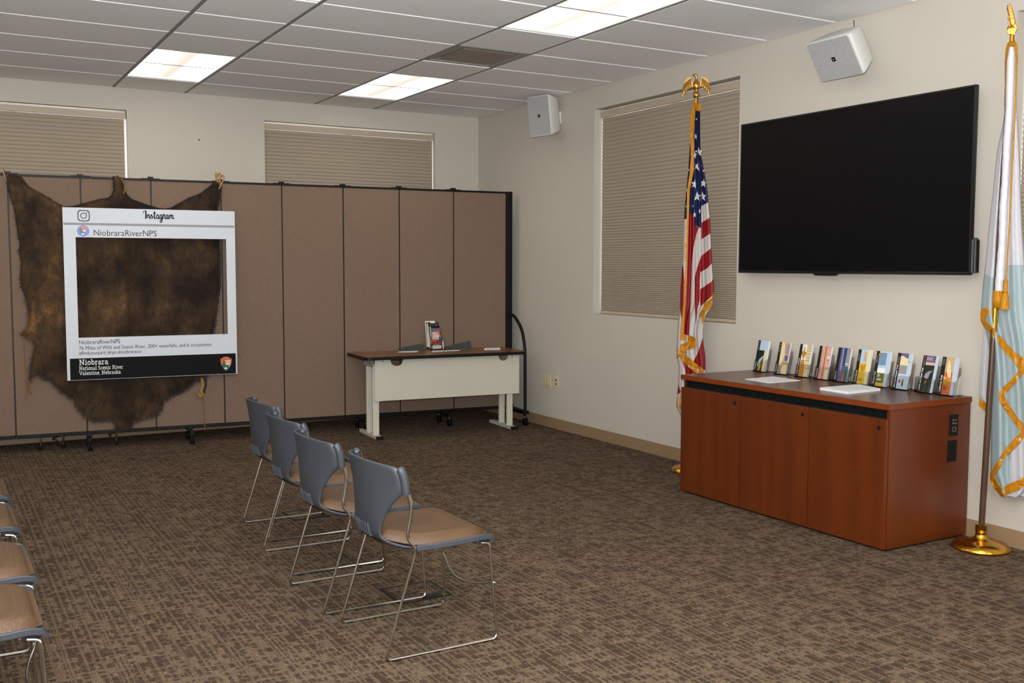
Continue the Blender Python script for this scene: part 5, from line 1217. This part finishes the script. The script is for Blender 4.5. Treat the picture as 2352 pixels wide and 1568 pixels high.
g2 = R4([(298, 372), (312, 385), (345, 428), (390, 465), (440, 505), (446, 540), (425, 575), (370, 630), (328, 680), (345, 722), (395, 795), (446, 840), (446, 872), (380, 950), (330, 1005), (275, 1095), (290, 1130), (312, 1156), (370, 1125), (446, 1085), (446, 1128), (390, 1165), (312, 1204), (275, 1165), (256, 1130), (254, 1092), (285, 1030), (325, 970), (370, 910), (412, 862), (350, 785), (302, 705), (302, 668), (340, 625), (408, 548), (375, 510), (330, 462), (300, 420)])
for p in (g1, g2): cw.patch('fringe', 'fringe', p, flag, -.008)
g3 = [(2313, 104), (2309, 120), (2307.5, 150), (2307.5, 200), (2306, 245), (2309, 246), (2312, 200), (2313, 160), (2316, 128), (2320, 115), (2327, 112), (2333, 125), (2334, 160), (2337, 150), (2336, 108), (2330, 96), (2320, 98)]
cw.patch('fringe', 'fringe', g3, flag, -.05)
# ruffled sleeve over the pole
S_ = lambda x, y: (2230+x/3.267, 80+y/3.267)
sl_l = [S_(285, 100), S_(268, 200), S_(262, 400), S_(258, 560), S_(240, 800), S_(228, 1100), S_(212, 1300), S_(205, 1560), (2286, 640), (2284, 671)]
sl_r = [S_(325, 90), S_(333, 150), S_(328, 350), S_(318, 600), S_(300, 850), S_(288, 1100), S_(275, 1350), S_(270, 1500), (2308, 630), (2305, 668)]
cs = Cloth(FV2, sl_l, sl_r, .03, [(1.5, .004, .2, 2.0)], 0, nu=24, step=3)
m = MB(); rows_ = []; nv = 130; rg = random.Random(5)
for j in range(nv+1):
    v = cs.v0+(cs.v1-cs.v0)*j/nv; l, r = interp(sl_l, v), interp(sl_r, v); row = []
    xl_, z = FV2.pix(l, v, 0); xr_, _ = FV2.pix(r, v, 0); cx, rx = (xl_+xr_)/2, (xr_-xl_)/2
    k = min(1, j/70)
    for i in range(20):
        a = 2*PI*i/20; w = 1+k*.05*math.sin(j*.9+3*math.sin(i*1.3))+k*.03*math.sin(j*.37+i*2.1)
        row.append((cx+rx*w*math.cos(a), .026*w*math.sin(a)-.008, z))
    rows_.append(row)
m.grid(rows_, wrap=True); m.build('pole_sleeve', flag_mat('sleeve_satin', (212, 211, 216), []), flag, smooth=60)
x, z = FV2.pix(2296, 673, 0); x2, z2 = FV2.pix(2294, 705, 0)
m = MB(); m.tube([(x, -.004, z+.012), ((x+x2)/2, -.004, (z+z2)/2), (x2, -.004, z2-.005)], [.034, .033, .03], 14, caps=False); m.build('sleeve_fringe', 'fringe', flag, smooth=True, solid=.003)
# cord and tassel
pts = [(2334, 100), (2334, 160), (2332, 230), (2330, 280), (2327, 340), (2324, 400), (2321, 460), (2318, 520), (2314.5, 580), (2312.5, 640)]
cp = [(FV2.pix(u, v, -.03)[0], -.045, FV2.pix(u, v, -.03)[1]) for u, v in pts]
m = MB(); m.tube(catmull(cp, 4), .0042, 6); m.build('cord', 'fringe', t, smooth=True)
x, z1 = FV2.pix(2310, 641, -.045); _, z0 = FV2.pix(2310, 711, -.045); hgt = z1-z0
m = MB(); m.lathe([(.004, z1), (.012, z1-.006), (.012, z1-hgt*.12), (.009, z1-hgt*.16), (.013, z1-hgt*.26), (.010, z1-hgt*.33), (.015, z1-hgt*.42), (.011, z1-hgt*.44), (.019, z1-hgt*.55), (.022, z1-hgt*.8), (.022, z0)], 16, T=Matrix.Translation((x, -.05, 0)))
m.build('tassel', 'fringe', t, smooth=40)
# eagle in profile: head low in front, wings swept up behind
e = MB(); ux = lambda u, v: (FV2.pix(u, v, 0)[0]-xt, FV2.pix(u, v, 0)[1])
Z = lambda x, y: ux(2250+x/12.06, y/12.06)
body = [Z(825, 960), Z(800, 970), Z(775, 920), Z(768, 860), Z(790, 790), Z(830, 745), Z(790, 680), Z(790, 620), Z(810, 570), Z(785, 530), Z(775, 460), Z(800, 390), Z(790, 300), Z(768, 200), Z(790, 165), Z(850, 152), Z(880, 220), Z(930, 370), Z(960, 480), Z(985, 620), Z(1045, 790), Z(1010, 870), Z(965, 970), Z(900, 960)]
e.prism(body, -.012, .012); pe = e.build('eagle_finial', 'gold_cast', t, bev=.006, seg=3); pe.location = (xt, 0, 0)
for s in (-1, 1):
    w = MB(); w.prism([Z(830, 560), Z(800, 390), Z(768, 200), Z(850, 152), Z(930, 370), Z(985, 620), Z(940, 760), Z(860, 720)], s*.03-.004, s*.03+.004)
    w.build('wing', 'gold_cast', pe, bev=.003)
w = MB(); w.lathe([(.008, 0), (.013, .010), (.014, .022), (.010, .03)], 12, T=Matrix.Translation((Z(870, 0)[0], 0, Z(0, 960)[1]))); w.build('perch_ball', 'gold_cast', pe, smooth=True)
